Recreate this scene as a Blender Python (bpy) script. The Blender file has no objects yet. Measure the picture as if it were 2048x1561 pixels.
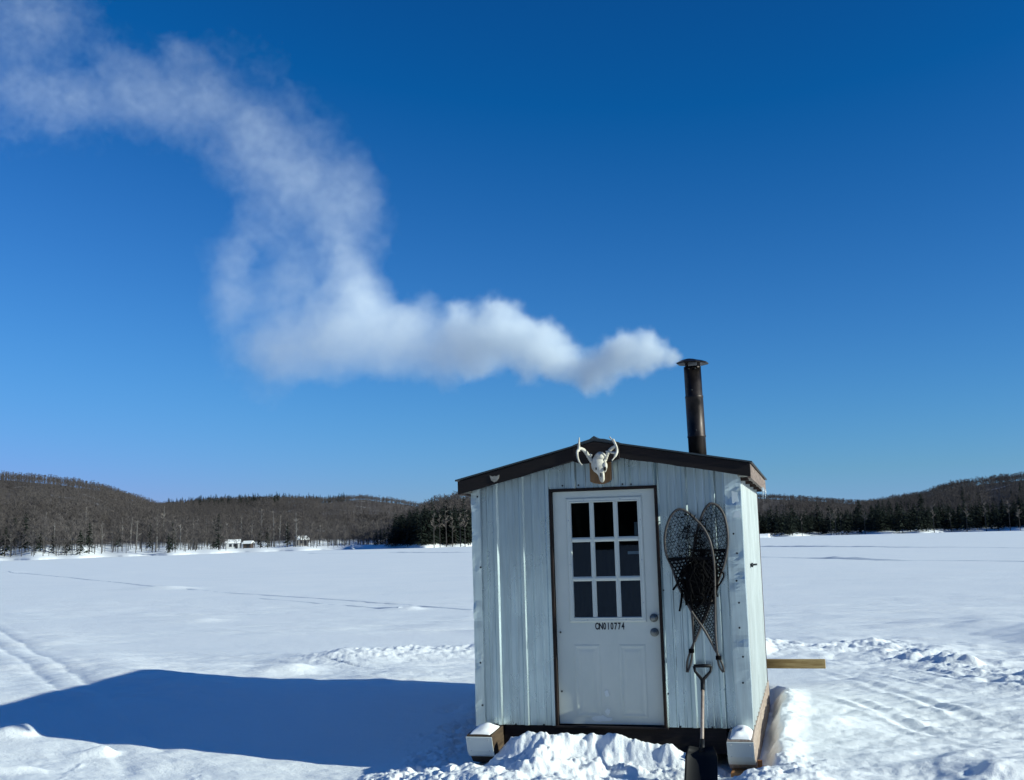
import bpy, bmesh, math, random
import numpy as np
from mathutils import Vector, Matrix
PI = math.pi
sc = bpy.context.scene
COL = sc.collection

# ------------------------------------------------------------------ camera
F_PX, YAW, ROLL, PITCH = 2200.0, -0.2587878, 0.0273903, 0.1350314
CAM = np.array([2.96764, -9.70907, 1.95624])
def _axes():
    s, c, sp, cp = math.sin(YAW), math.cos(YAW), math.sin(PITCH), math.cos(PITCH)
    F = np.array([s*cp, c*cp, sp]); R = np.array([c, -s, 0.0]); U = np.cross(R, F)
    return math.cos(ROLL)*R - math.sin(ROLL)*U, math.sin(ROLL)*R + math.cos(ROLL)*U, F
AX_R, AX_U, AX_F = _axes()
cd = bpy.data.cameras.new('camera'); cam = bpy.data.objects.new('camera', cd); COL.objects.link(cam)
cam.matrix_world = Matrix(((AX_R[0], AX_U[0], -AX_F[0], CAM[0]), (AX_R[1], AX_U[1], -AX_F[1], CAM[1]),
                           (AX_R[2], AX_U[2], -AX_F[2], CAM[2]), (0, 0, 0, 1)))
cd.sensor_width = 36; cd.lens = 36*F_PX/2048; cd.clip_start = 0.1; cd.clip_end = 6000
sc.camera = cam
def ray(x, y): return AX_F + AX_R*(x-1024)/F_PX - AX_U*(y-780.5)/F_PX
def onY(x, y, Y=0.0):            # point of the photograph on the vertical plane y = Y
    d = ray(x, y); return CAM + d*(Y-CAM[1])/d[1]
def onZ(x, y, Z=0.0):            # point of the photograph on the level z = Z
    d = ray(x, y); return CAM + d*(Z-CAM[2])/d[2]

# ------------------------------------------------------------------ light
SUN_EL, SUN_A = math.radians(20.4), math.radians(4.9)   # azimuth measured from +x towards -y
sun_dir = Vector((math.cos(SUN_EL)*math.cos(SUN_A), -math.cos(SUN_EL)*math.sin(SUN_A), math.sin(SUN_EL)))
sl = bpy.data.lights.new('sun', 'SUN'); sun = bpy.data.objects.new('sun', sl); COL.objects.link(sun)
sl.energy = 5.0; sl.angle = math.radians(0.53); sl.color = (0.94, 1.0, 0.87)
sun.rotation_euler = sun_dir.to_track_quat('Z', 'Y').to_euler()
w = bpy.data.worlds.new('World'); sc.world = w; w.use_nodes = True
nt = w.node_tree; bg = nt.nodes['Background']
sky = nt.nodes.new('ShaderNodeTexSky'); sky.sky_type = 'NISHITA'; sky.sun_disc = False
sky.sun_elevation = SUN_EL; sky.sun_rotation = math.atan2(sun_dir.x, sun_dir.y)
sky.altitude = 300; sky.air_density = 1.0; sky.dust_density = 0.0; sky.ozone_density = 2.5
bg.inputs['Strength'].default_value = 0.085
SK = (0.445, 0.43, 1.45, 11.5, 1.4, 17.5)
def _m(op, a, b=None, clamp=False):
    n = nt.nodes.new('ShaderNodeMath'); n.operation = op; n.use_clamp = clamp
    for i, v in enumerate((a, b)):
        if v is None: continue
        if isinstance(v, (int, float)): n.inputs[i].default_value = v
        else: nt.links.new(v, n.inputs[i])
    return n.outputs[0]
_sep = nt.nodes.new('ShaderNodeSeparateColor'); nt.links.new(sky.outputs[0], _sep.inputs[0])
_cmb = nt.nodes.new('ShaderNodeCombineColor')
# camera-like response of a phone photograph: deeper, more saturated sky (same in every direction)
_r = _m('MAXIMUM', _m('SUBTRACT', _m('MULTIPLY', _sep.outputs[0], SK[0]), SK[1]), 0.03)
_g = _m('MULTIPLY', _m('POWER', _m('MULTIPLY', _sep.outputs[1], 0.1), SK[2]), SK[3])
_g = _m('DIVIDE', _g, _m('ADD', _m('MULTIPLY', _m('POWER', _m('MULTIPLY', _sep.outputs[1], 0.1), 4.0), 2.3), 1.0))
_b = _m('MULTIPLY', _m('POWER', _m('MULTIPLY', _sep.outputs[2], 0.1), SK[4]), SK[5])
_b = _m('MAXIMUM', _b, _m('MULTIPLY', _g, 1.66))
_b = _m('DIVIDE', _b, _m('ADD', _m('MULTIPLY', _m('POWER', _b, 2.0), 0.0030), 1.0))
_g = _m('DIVIDE', _g, _m('ADD', _m('MULTIPLY', _m('POWER', _g, 2.0), 0.0055), 1.0))
for i, v in enumerate((_r, _g, _b)): nt.links.new(_m('MINIMUM', v, 12.0), _cmb.inputs[i])
nt.links.new(_cmb.outputs[0], bg.inputs['Color'])

sc.view_settings.view_transform = 'Standard'; sc.view_settings.look = 'None'
sc.view_settings.exposure = 0.24; sc.view_settings.gamma = 1.0
cy = sc.cycles
cy.max_bounces = 12; cy.diffuse_bounces = 4; cy.glossy_bounces = 4; cy.transmission_bounces = 6
cy.transparent_max_bounces = 16; cy.volume_bounces = 7
cy.volume_step_rate = 0.12; cy.volume_max_steps = 256
cy.use_denoising = True

# ------------------------------------------------------------------ helpers
def tag(o, label=None, cat=None, group=None, kind=None):
    if label: o['label'] = label
    if cat: o['category'] = cat
    if group: o['group'] = group
    if kind: o['kind'] = kind
    return o
def empty(name, loc=(0, 0, 0), rz=0.0):
    o = bpy.data.objects.new(name, None); COL.objects.link(o); o.location = loc; o.rotation_euler = (0, 0, rz)
    o.empty_display_size = 0.2; return o
def link_mesh(name, me, parent=None):
    o = bpy.data.objects.new(name, me); COL.objects.link(o)
    if parent is not None: o.parent = parent
    return o
def copy_tree(o, parent=None):
    c = o.copy(); COL.objects.link(c); c.parent = parent
    for ch in list(o.children): copy_tree(ch, c)
    return c
class MB:                                    # collects primitives, builds ONE mesh object
    def __init__(s): s.v = []; s.f = []; s.mi = []; s.m = 0
    def add(s, verts, faces):
        b = len(s.v); s.v += [tuple(map(float, v)) for v in verts]
        s.f += [tuple(b+i for i in f) for f in faces]; s.mi += [s.m]*len(faces); return s
    def box(s, x0, x1, y0, y1, z0, z1):
        return s.add([(x0,y0,z0),(x1,y0,z0),(x1,y1,z0),(x0,y1,z0),(x0,y0,z1),(x1,y0,z1),(x1,y1,z1),(x0,y1,z1)],
                     [(0,3,2,1),(4,5,6,7),(0,1,5,4),(1,2,6,5),(2,3,7,6),(3,0,4,7)])
    def prism(s, poly, y0, y1):              # outline in x,z pushed along y
        n = len(poly); v = [(p[0], y0, p[1]) for p in poly]+[(p[0], y1, p[1]) for p in poly]
        f = [tuple(range(n)), tuple(range(2*n-1, n-1, -1))]+[((i+1) % n, i, i+n, (i+1) % n+n) for i in range(n)]
        return s.add(v, f)
    def prism_x(s, poly, x0, x1):            # outline in y,z pushed along x
        n = len(poly); v = [(x0, p[0], p[1]) for p in poly]+[(x1, p[0], p[1]) for p in poly]
        f = [tuple(range(n-1, -1, -1)), tuple(range(n, 2*n))]+[(i, (i+1) % n, (i+1) % n+n, i+n) for i in range(n)]
        return s.add(v, f)
    def tube(s, pts, rad, n=8, cap=True):    # rad number or list
        pts = [Vector(p) for p in pts]; k = len(pts)
        rads = [rad]*k if isinstance(rad, (int, float)) else rad
        V = []; up = None
        for i, p in enumerate(pts):
            t = (pts[min(i+1, k-1)]-pts[max(i-1, 0)]).normalized()
            if up is None: up = t.orthogonal().normalized()
            up = (up - t*up.dot(t)).normalized(); sd = t.cross(up)
            for j in range(n):
                a = 2*PI*j/n; V.append(p+(up*math.cos(a)+sd*math.sin(a))*rads[i])
        F = [(i*n+j, i*n+(j+1) % n, (i+1)*n+(j+1) % n, (i+1)*n+j) for i in range(k-1) for j in range(n)]
        if cap: F += [tuple(range(n-1, -1, -1)), tuple((k-1)*n+j for j in range(n))]
        return s.add(V, F)
    def loft(s, rings, cap=True):            # rings: lists of n points
        n = len(rings[0]); V = [p for r in rings for p in r]; k = len(rings)
        F = [(i*n+j, i*n+(j+1) % n, (i+1)*n+(j+1) % n, (i+1)*n+j) for i in range(k-1) for j in range(n)]
        if cap: F += [tuple(range(n-1, -1, -1)), tuple((k-1)*n+j for j in range(n))]
        return s.add(V, F)
    def ball(s, c, r, seg=10, ring=7, q=None):
        rx, ry, rz = (r, r, r) if isinstance(r, (int, float)) else r
        R = []
        for i in range(ring+1):
            ph = PI*(i+.02)/(ring+.04)
            row = [Vector((rx*math.sin(ph)*math.cos(2*PI*j/seg), ry*math.sin(ph)*math.sin(2*PI*j/seg), -rz*math.cos(ph))) for j in range(seg)]
            if q: row = [q @ p for p in row]
            R.append([p+Vector(c) for p in row])
        return s.loft(R)
    def build(s, name, mats, parent=None, smooth=False, bevel=0.0, seg=2):
        me = bpy.data.meshes.new(name); me.from_pydata(s.v, [], s.f)
        mats = mats if isinstance(mats, (list, tuple)) else [mats]
        for m in mats: me.materials.append(m)
        if len(mats) > 1: me.polygons.foreach_set('material_index', s.mi)
        bm = bmesh.new(); bm.from_mesh(me); bmesh.ops.recalc_face_normals(bm, faces=bm.faces); bm.to_mesh(me); bm.free()
        if smooth: me.polygons.foreach_set('use_smooth', [True]*len(me.polygons))
        me.update(); o = link_mesh(name, me, parent)
        if bevel:
            b = o.modifiers.new('bevel', 'BEVEL'); b.width = bevel; b.segments = seg; b.limit_method = 'ANGLE'; b.angle_limit = math.radians(40)
        return o
def big_mesh(name, V, F, mats, smooth=True, mi=None, parent=None):
    me = bpy.data.meshes.new(name); V = np.asarray(V, np.float32); F = np.asarray(F, np.int32); k = F.shape[1]
    me.vertices.add(len(V)); me.vertices.foreach_set('co', V.ravel())
    me.loops.add(F.size); me.loops.foreach_set('vertex_index', F.ravel())
    me.polygons.add(len(F)); me.polygons.foreach_set('loop_start', np.arange(0, F.size, k, dtype=np.int32))
    for m in mats: me.materials.append(m)
    if mi is not None: me.polygons.foreach_set('material_index', np.asarray(mi, np.int32))
    me.polygons.foreach_set('use_smooth', np.full(len(F), smooth)); me.update(calc_edges=True)
    return link_mesh(name, me, parent)
# noise in numpy
def _hash(ix, iy, seed):
    h = (ix.astype(np.int64)*374761393 + iy.astype(np.int64)*668265263 + seed*1442695041) & 0xffffffff
    h = ((h ^ (h >> 13))*1274126177) & 0xffffffff
    return ((h ^ (h >> 16)) & 0xffff)/65535.0
def vnoise(x, y, seed=0):
    ix = np.floor(x); iy = np.floor(y); fx = x-ix; fy = y-iy
    fx = fx*fx*fx*(fx*(fx*6-15)+10); fy = fy*fy*fy*(fy*(fy*6-15)+10)
    a = _hash(ix, iy, seed); b = _hash(ix+1, iy, seed); c = _hash(ix, iy+1, seed); d = _hash(ix+1, iy+1, seed)
    return (a*(1-fx)+b*fx)*(1-fy)+(c*(1-fx)+d*fx)*fy
def fbm(x, y, oct=4, seed=0, gain=0.5):
    s = 0; a = 1; n = 0
    for i in range(oct):
        s = s+a*vnoise(x, y, seed+i*17); n += a; a *= gain
        x, y = (x*0.8-y*0.6)*2.03+5.1, (x*0.6+y*0.8)*2.03+1.7
    return s/n*2-1
def billow(x, y, oct=4, seed=0, gain=0.5):
    s = 0; a = 1; n = 0
    for i in range(oct):
        s = s+a*np.abs(vnoise(x, y, seed+i*13)*2-1); n += a; a *= gain
        x, y = (x*0.8-y*0.6)*2.1+3.1, (x*0.6+y*0.8)*2.1+7.7
    return s/n
def sstep(a, b, x):
    t = np.clip((x-a)/(b-a), 0, 1); return t*t*(3-2*t)
def seg_dist(x, y, pts):                     # distance to a polyline and parameter along it
    best = np.full(x.shape, 1e9); par = np.zeros(x.shape); L = 0
    for (x0, y0), (x1, y1) in zip(pts[:-1], pts[1:]):
        dx, dy = x1-x0, y1-y0; l2 = dx*dx+dy*dy; t = np.clip(((x-x0)*dx+(y-y0)*dy)/l2, 0, 1)
        d = np.hypot(x-x0-t*dx, y-y0-t*dy); m = d < best
        best = np.where(m, d, best); par = np.where(m, L+t*math.sqrt(l2), par); L += math.sqrt(l2)
    return best, par

# ------------------------------------------------------------------ materials
class Mat:
    def __init__(s, name, color=(.5, .5, .5), rough=.6, metal=0.0, spec=0.5):
        s.m = bpy.data.materials.new(name); s.m.use_nodes = True; s.t = s.m.node_tree; s.b = s.t.nodes['Principled BSDF']
        s.set('Base Color', color); s.set('Roughness', rough); s.set('Metallic', metal); s.set('Specular IOR Level', spec); s.tc = None
    def set(s, k, v):
        if isinstance(v, (tuple, list)): v = tuple(v)+((1,) if len(v) == 3 else ())
        s.b.inputs[k].default_value = v; return s
    def coord(s, scale=(1, 1, 1), kind='Object'):
        if s.tc is None: s.tc = s.t.nodes.new('ShaderNodeTexCoord')
        mp = s.t.nodes.new('ShaderNodeMapping'); mp.inputs['Scale'].default_value = scale
        s.t.links.new(s.tc.outputs[kind], mp.inputs[0]); return mp.outputs[0]
    def noise(s, scale, detail=4, rough=.55, stretch=(1, 1, 1), kind='Object', dist=0.0):
        n = s.t.nodes.new('ShaderNodeTexNoise'); n.inputs['Scale'].default_value = scale; n.inputs['Detail'].default_value = detail
        n.inputs['Roughness'].default_value = rough; n.inputs['Distortion'].default_value = dist
        s.t.links.new(s.coord(stretch, kind), n.inputs['Vector']); return n.outputs['Fac']
    def ramp(s, fac, stops):
        r = s.t.nodes.new('ShaderNodeValToRGB'); el = r.color_ramp.elements
        while len(el) < len(stops): el.new(0.5)
        for e, (p, c) in zip(el, stops):
            e.position = p; e.color = tuple(c)+(1,) if isinstance(c, (tuple, list)) else (c, c, c, 1)
        s.t.links.new(fac, r.inputs[0]); return r.outputs[0]
    def mix(s, fac, a, b, mode='MIX'):
        n = s.t.nodes.new('ShaderNodeMix'); n.data_type = 'RGBA'; n.blend_type = mode
        for sock, v in ((n.inputs['Factor'], fac), (n.inputs[6], a), (n.inputs[7], b)):
            if isinstance(v, (int, float)): sock.default_value = v
            elif isinstance(v, (tuple, list)): sock.default_value = tuple(v)+(1,)
            else: s.t.links.new(v, sock)
        return n.outputs[2]
    def to(s, k, sock): s.t.links.new(sock, s.b.inputs[k]); return s
    def bump(s, fac, strength=.3, dist=.01):
        n = s.t.nodes.new('ShaderNodeBump'); n.inputs['Strength'].default_value = strength; n.inputs['Distance'].default_value = dist
        s.t.links.new(fac, n.inputs['Height']); s.t.links.new(n.outputs[0], s.b.inputs['Normal']); return s
def wood(name, dark, light, stretch, rough=.75, scale=6):
    m = Mat(name, dark, rough, spec=.3)
    n = m.noise(scale, 6, .65, stretch); n2 = m.noise(2.3, 3, .5)
    c = m.ramp(n, [(.3, dark), (.7, light)]); c = m.mix(m.ramp(n2, [(.35, 0.0), (.7, .6)]), c, dark)
    m.to('Base Color', c); m.bump(n, .5, .004); return m.m

def snow_mat(name, far=False):
    m = Mat(name, (.86, .88, .90), .55, spec=.25)
    a = m.noise(.35, 4, .6, kind='Object')
    m.to('Base Color', m.ramp(a, [(.3, (.86, .89, .91)), (.7, (.92, .935, .94))]))
    m.set('Subsurface Weight', 0.0)
    f = m.noise(34, 5, .7); g = m.noise(5, 4, .6, (1, 1.8, 1))
    add = m.t.nodes.new('ShaderNodeMath'); add.operation = 'MULTIPLY_ADD'
    m.t.links.new(g, add.inputs[0]); add.inputs[1].default_value = 2.2; m.t.links.new(f, add.inputs[2])
    sp_ = m.noise(120, 2, .6); a2 = m.t.nodes.new('ShaderNodeMath'); a2.operation = 'MULTIPLY_ADD'; m.t.links.new(sp_, a2.inputs[0]); a2.inputs[1].default_value = .45; m.t.links.new(add.outputs[0], a2.inputs[2])
    m.bump(a2.outputs[0], .5, .013); return m.m
M = {}
M['snow'] = snow_mat('snow')
M['snow_soft'] = Mat('snow_soft', (.9, .91, .92), .5, spec=.25).m
def galv(name, base, metal, rough):
    m = Mat(name, base, rough, metal, spec=.5)
    st = m.noise(9, 5, .6, (1.0, 1.0, .05)); bl = m.noise(2.2, 4, .6, (1, 1, .5)); sp = m.noise(60, 2, .5, (1, 1, .6))
    b = np.array(base)
    c = m.ramp(st, [(.3, tuple(b*.74)), (.46, tuple(b)), (.54, tuple(b*.84)), (.60, tuple(b)), (.72, tuple(np.minimum(b*1.10, .95)))])
    c = m.mix(m.ramp(bl, [(.42, 0.0), (.72, .45)]), c, tuple(b*.72))
    m.to('Base Color', c); m.to('Roughness', m.ramp(bl, [(.3, rough-.06), (.7, rough+.14)]))
    return m.m
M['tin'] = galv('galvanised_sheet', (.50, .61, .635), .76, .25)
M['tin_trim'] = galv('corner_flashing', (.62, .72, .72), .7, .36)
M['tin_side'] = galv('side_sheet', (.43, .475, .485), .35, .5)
M['tin_dark'] = Mat('roof_sheet', (.06, .075, .08), .45, .6).m
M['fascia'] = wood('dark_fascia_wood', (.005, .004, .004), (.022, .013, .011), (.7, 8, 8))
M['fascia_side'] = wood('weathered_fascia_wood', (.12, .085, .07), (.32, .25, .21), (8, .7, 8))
M['sill'] = wood('black_sill_timber', (.006, .005, .006), (.03, .02, .02), (.7, 8, 8))
M['jamb'] = wood('dark_jamb', (.004, .003, .003), (.030, .014, .009), (8, 8, .7))
M['skid'] = wood('weathered_plank', (.24, .18, .145), (.50, .41, .34), (8, .6, 8))
M['shoe'] = wood('fresh_cut_wood', (.30, .13, .045), (.55, .28, .11), (.8, 8, 8))
M['beam'] = wood('lumber', (.20, .12, .04), (.50, .36, .17), (.7, 8, 8))
M['soffit'] = wood('soffit_board', (.20, .19, .16), (.46, .44, .38), (6, .6, 8))
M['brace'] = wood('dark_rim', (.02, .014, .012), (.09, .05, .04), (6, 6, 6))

# ------------------------------------------------------------------ ground: one snow sheet from the hut to the far shores
LAKE = 0.24
def P2(x, y, z=LAKE): q = onZ(x, y, z); return (q[0], q[1])
berm_back = [P2(1480, 1312), P2(1560, 1298), P2(1660, 1302), P2(1745, 1292), P2(1800, 1310), P2(1880, 1330), P2(1980, 1352), P2(2100, 1378), P2(2400, 1430)]
berm_edge = [P2(500, 1345), P2(570, 1338), P2(640, 1327), P2(740, 1320), P2(850, 1314), P2(960, 1308), P2(1200, 1300), P2(1480, 1300)]
ruts = [[P2(-60, 1225), P2(60, 1300), P2(175, 1372), P2(330, 1450)], [P2(-60, 1255), P2(40, 1325), P2(120, 1385), P2(260, 1480)]]
fan = []                                        # old plough and sled furrows fanning out on the right
for (xa, ya, xb, yb) in ((1540,1318,2300,1530),(1600,1312,2300,1475),(1540,1345,2300,1600),(1700,1322,2400,1450),(1560,1380,2100,1500),(1850,1345,2500,1470)):
    fan.append([P2(xa, ya), P2(xb, yb)])
edge_r = [P2(1545, 1392, .3), P2(1600, 1388, .3), P2(1700, 1402, .3), P2(1800, 1404, .3), P2(1900, 1392, .3), P2(2060, 1424, .3), P2(2300, 1440, .3)]
def ground_h(x, y):
    x = np.asarray(x, float); y = np.asarray(y, float)
    r = np.hypot(x-CAM[0], y-CAM[1]); near = 1-sstep(24, 60, r)
    lv = LAKE*(1-1.12*(1-sstep(-.3, 3.4, y-.12*x-.25*fbm(x*.4, y*.4, 2, 14)))*(1-sstep(.2, 3.2, x)) -.45*(1-sstep(-.5, 2.5, y))*sstep(.2, 3.2, x))
    lv = lv+np.clip(-x-1.5, 0, 5)*.018*(1-sstep(-.3, 3.4, y))
    lv = lv-.075*(1-sstep(.2, 3.0, y))*sstep(-.1, -1.4, x)
    h = lv + .012*fbm(x*.5, y*.9, 4, 3)*(1-sstep(40, 120, r)) + .05*fbm(x*.08, y*.12, 3, 9)*sstep(14, 40, r)*(1-sstep(150, 400, r))
    # wind-packed lake patches
    h += .035*sstep(.45, .75, vnoise(x*.16+3, y*.35, 71))*near*fbm(x*.7, y*2.2, 3, 5)
    # drift to the left of the hut that carries the shadow
    dl = sstep(-.6, -2.6, x)*sstep(.8, 3.2, y)*(1-sstep(4.5, 8.0, y))*(1-sstep(7, 12, -x))
    h += .03*dl + .04*dl*fbm(x*.5-.4*y, y*.9+x*.2, 4, 33)
    h += .035*dl*np.sin((x*.55+y*1.0)*2.1+1.4*fbm(x*.6, y*.6, 2, 8))*sstep(-2.5, -4, x)
    h += dl*(.016*fbm(x*1.6+y*.8, y*4.5-x*.9, 4, 35, .6)+.03*np.maximum(fbm(x*.9+4, y*2.0+x*.4, 3, 37), 0))
    for (px, py, am, sx, sy) in ((585,1350,.13,.55,.30),(300,1362,.05,.8,.3),(840,1368,.04,.4,.2),(400,1246,.07,.9,.5),(415,1238,.05,1.3,.4),(100,1297,.05,.7,.25),(355,1181,.09,1.6,.6),(330,1182,.07,1.2,.5),(822,1222,.09,.5,.4),(30,1146,.12,2.0,1.0),(690,1262,.03,.5,.3),(1650,1215,.04,.9,.4),(1880,1160,.06,2,.7),(1960,1225,.05,1.2,.4)):
        cx, cy_ = onZ(px, py, .2)[:2]
        q = (x-cx)/sx; w_ = (y-cy_)/sy; h += am*np.exp(-np.where(q > 0, (q*1.7)**2, (q*.6)**2)-w_**2)
    # churned bank behind the hut, left
    d, p = seg_dist(x, y, berm_edge)
    rough = billow(x*2.6, y*2.6, 4, 41)
    side = sstep(0, 1.6, d)*0
    h += np.exp(-(d/.75)**2)*(.10+.07*rough+.03*fbm(x*7, y*7, 3, 46))*sstep(.2, 2.0, p)
    inner = ((y < 7.0) & (x > -5) & (x < .2) & (y > 3.4))*1.0
    h += .028*(billow(x*1.7, y*3.0, 4, 44)-.3)*sstep(-4.6, -2.6, x)*(1-sstep(-.4, .2, x))*sstep(3.0, 3.8, y)*(1-sstep(6.5, 7.6, y))
    # right: berm of chunks
    d, p = seg_dist(x, y, berm_back)
    lump = np.maximum(fbm(x*1.9, y*1.9, 3, 51)+.15, 0)
    big = np.maximum(vnoise(x*.75+2.2, y*.75, 57)-.35, 0)*1.5
    h += np.exp(-(d/.55)**2)*(.03+.34*lump*(.25+big)+.045*(fbm(x*5, y*6, 4, 52, .6)+.4))
    h += np.exp(-((d-.9)/.8)**2)*.08*np.maximum(fbm(x*1.1, y*1.1, 3, 59), 0)
    back = sstep(.3, 2.2, x)*sstep(7, 9, y)*(1-sstep(12, 15, y))*sstep(2.2, 6, x)
    h += .13*back*np.maximum(fbm(x*.45, y*.6, 3, 61)+.1, 0)
    # furrows
    zone = sstep(2.6, 3.4, x)*(1-sstep(11, 14, y))
    for i, L in enumerate(fan):
        d, p = seg_dist(x, y, L); wv = .5+.5*fbm(p*.7+i*9, p*0+i, 2, 90+i)
        wv = np.clip(wv*1.6-.45, 0, 1.2); d = np.abs(d+.05*fbm(x*1.3, y*1.3, 3, 120+i)); wv = wv*np.clip(fbm(x*.9, y*.9, 2, 130+i)*2+.6, 0, 1.2); h += zone*(-.014*np.exp(-(d/.05)**2)*(.1+wv)+.013*np.exp(-((d-.12)/.05)**2)*(.0+1.3*wv))
    h += zone*(1-sstep(6.5, 9.5, y))*(.050*fbm(x*.8+y*.5, y*2.2-x*.6, 5, 77, .55)+.012*fbm(x*4+y*2, y*9-x*3, 3, 78))
    # trampled, fluffier shelf right of the hut
    a = np.array(edge_r); lim = np.interp(x, a[:, 0], a[:, 1])
    sh = sstep(.22, -.12, y-lim-.18*fbm(x*1.6, y*1.6, 3, 66))*sstep(2.45, 2.75, x)
    h += sh*(-.01+.036*fbm(x*1.1, y*2.4+x*.3, 5, 67, .6)+.012*fbm(x*5, y*8, 3, 68))
    dr = sh*sstep(.05, .45, fbm(x*.42+8, y*1.05+3, 2, 69)); h += .075*dr
    h += .05*sstep(-.2, -1.0, y)*sstep(3.0, 3.6, x)*fbm(x*3.1, y*3.1, 4, 70)
    # foreground bank, lower left
    fl = sstep(.75, -.25, y+.10*x+.22*fbm(x*.7, y*.7, 2, 21)+.25)*sstep(.3, -.8, x)
    h += fl*(.020+.03*fbm(x*1.3+y*.8, y*1.7, 4, 22)+.008*fbm(x*4+2*y, y*9, 4, 23, .6))
    for (px, py, am, sx, sy) in ((48,1486,.125,.20,.12),(-40,1482,.07,.4,.2),(212,1507,.085,.14,.08),(30,1540,.06,.36,.09),(150,1555,.02,.5,.12)):
        cx, cy_ = onZ(px, py, .0)[:2]
        q = ((x-cx)*.94+(y-cy_)*.34)/sx; w_ = (-(x-cx)*.34+(y-cy_)*.94)/sy
        h += am*np.exp(-np.where(q > 0, (q*1.5)**2, (q*.6)**2)-w_**2)
    for L in ruts:
        d, p = seg_dist(x, y, L); h += (-.010*np.exp(-(d/.06)**2)+.006*np.exp(-((d-.22)/.12)**2)+.012*np.exp(-((d-.9)/.6)**2))*near
    # old foot furrows in the lower left
    for (xa, ya, xb, yb) in ((110, 1545, 165, 1505), (355, 1600, 395, 1520)):
        d, p = seg_dist(x, y, [P2(xa, ya, .08), P2(xb, yb, .08)])
        h += (-.008*np.exp(-(d/.025)**2)+.004*np.exp(-((d-.06)/.04)**2))*fbm(x*4, y*4, 2, 5)*2
    # pit and trench round the hut
    dx = np.maximum(np.maximum(-.02-x, x-2.47), 0); dy = np.maximum(np.maximum(-.40-y, y-3.15), 0)
    db = np.hypot(dx, dy)+.09*fbm(x*3.2, y*3.2, 3, 31)
    wl = np.where(x < 0, .95, .17)
    wl = wl*(.75+.6*vnoise(x*3, y*3, 36)); k = 1-sstep(.02, 1.0, db/wl)
    k *= np.where(y < -.4, sstep(-1.5, -.5, y), 1)
    h = h*(1-k)+k*(1-k)*4*.055*fbm(x*9, y*9, 4, 38, .6)
    rt = sstep(.05, .13, x-2.47)*(1-sstep(.15, .42, x-2.47))*sstep(-.9, -.3, y)*(1-sstep(2.6, 3.3, y))
    h += rt*(.02+.10*(.4+.5*fbm(x*5, y*5, 3, 34)))
    # mounds shovelled in front of the door
    ch = .30+.36*fbm(x*4.2, y*4.2, 4, 81, .55); fine = np.maximum(fbm(x*13, y*13, 3, 82), -.2)
    for (cx, cy_, am, sx, sy) in ((.62,-.62,.20,.36,.30),(.95,-.50,.13,.34,.24),(.36,-.95,.16,.45,.32),(.72,-.24,.20,.26,.12),(.34,-.26,.18,.16,.14),(1.02,-.16,.14,.2,.08),(1.72,-.22,.20,.14,.10),
                                 (1.40,-.20,.20,.22,.09),(.95,-1.15,.14,.40,.22),(.10,-.62,.10,.22,.15),(-.15,-.75,.06,.3,.2),(1.95,-.14,.16,.22,.07),(2.62,-.85,.10,.42,.26),(2.55,-1.15,.08,.3,.2),(.0,-1.4,.12,.6,.3),(1.45,-.52,.08,.10,.12)):
        h += am*np.exp(-((x-cx)/sx)**2-((y-cy_)/sy)**2)*(.45+.75*ch)
    h -= .09*np.exp(-((x-2.02)/.30)**2-((y+1.0)/.40)**2)+.07*np.exp(-((x-2.38)/.28)**2-((y+.42)/.20)**2)
    yc = -.24+.10*fbm(x*1.7, x*0+2, 2, 85); bw = .19+.05*fbm(x*2.3, x*0+7, 2, 84)
    h += (.13+.05*fbm(x*1.5, y*0+3, 2, 86))*np.exp(-np.abs((y-yc)/bw)**1.6)*sstep(.20, .46, x)*(1-sstep(1.9, 2.15, x))*(1+.10*fbm(x*6, y*6, 4, 87, .6))+.045*np.exp(-np.abs((y-yc-.12)/.26)**3)*sstep(.15, .4, x)*(1-sstep(1.9, 2.1, x))*(np.maximum(fbm(x*5, y*8, 3, 88), -.15)+.5*np.maximum(fbm(x*14, y*18, 2, 89), 0))
    fr = np.exp(-np.maximum(np.abs(x-1.1)-1.6, 0)**2/.1)*sstep(-2.2, -1.2, y)*(1-sstep(-.12, 0, y))
    h += fr*(.026*fine+.05*(ch-.3))
    return h
def build_ground():
    r = [6.8]
    while r[-1] < 2600:
        q = r[-1]
        if q < 13.0: d = .022 if q > 8.4 else .08
        elif q < 24: d = .022*(q/13)**2
        else: d = max(.075*(q/24)**2, .0)
        d = min(d, q*.06); r.append(q+d)
    r = [0.4, 2, 4, 6]+r; r = np.array(r)
    fine = np.linspace(-.50, .50, 1150); co = np.arange(.53, PI-.02, .045)
    th = np.concatenate([-co[::-1], fine, co]); az = YAW+th
    X = CAM[0]+r[:, None]*np.sin(az)[None]; Y = CAM[1]+r[:, None]*np.cos(az)[None]
    Z = ground_h(X, Y)
    nr, na = X.shape; V = np.stack([X, Y, Z], -1).reshape(-1, 3)
    i, j = np.meshgrid(np.arange(nr-1), np.arange(na), indexing='ij'); j2 = (j+1) % na
    F = np.stack([i*na+j, i*na+j2, (i+1)*na+j2, (i+1)*na+j], -1).reshape(-1, 4)
    F = F[:, ::-1]
    print('ground', len(V))
    o = big_mesh('snow_ground', V, F, [M['snow']]); tag(o, kind='structure')
    return o
build_ground()
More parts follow.
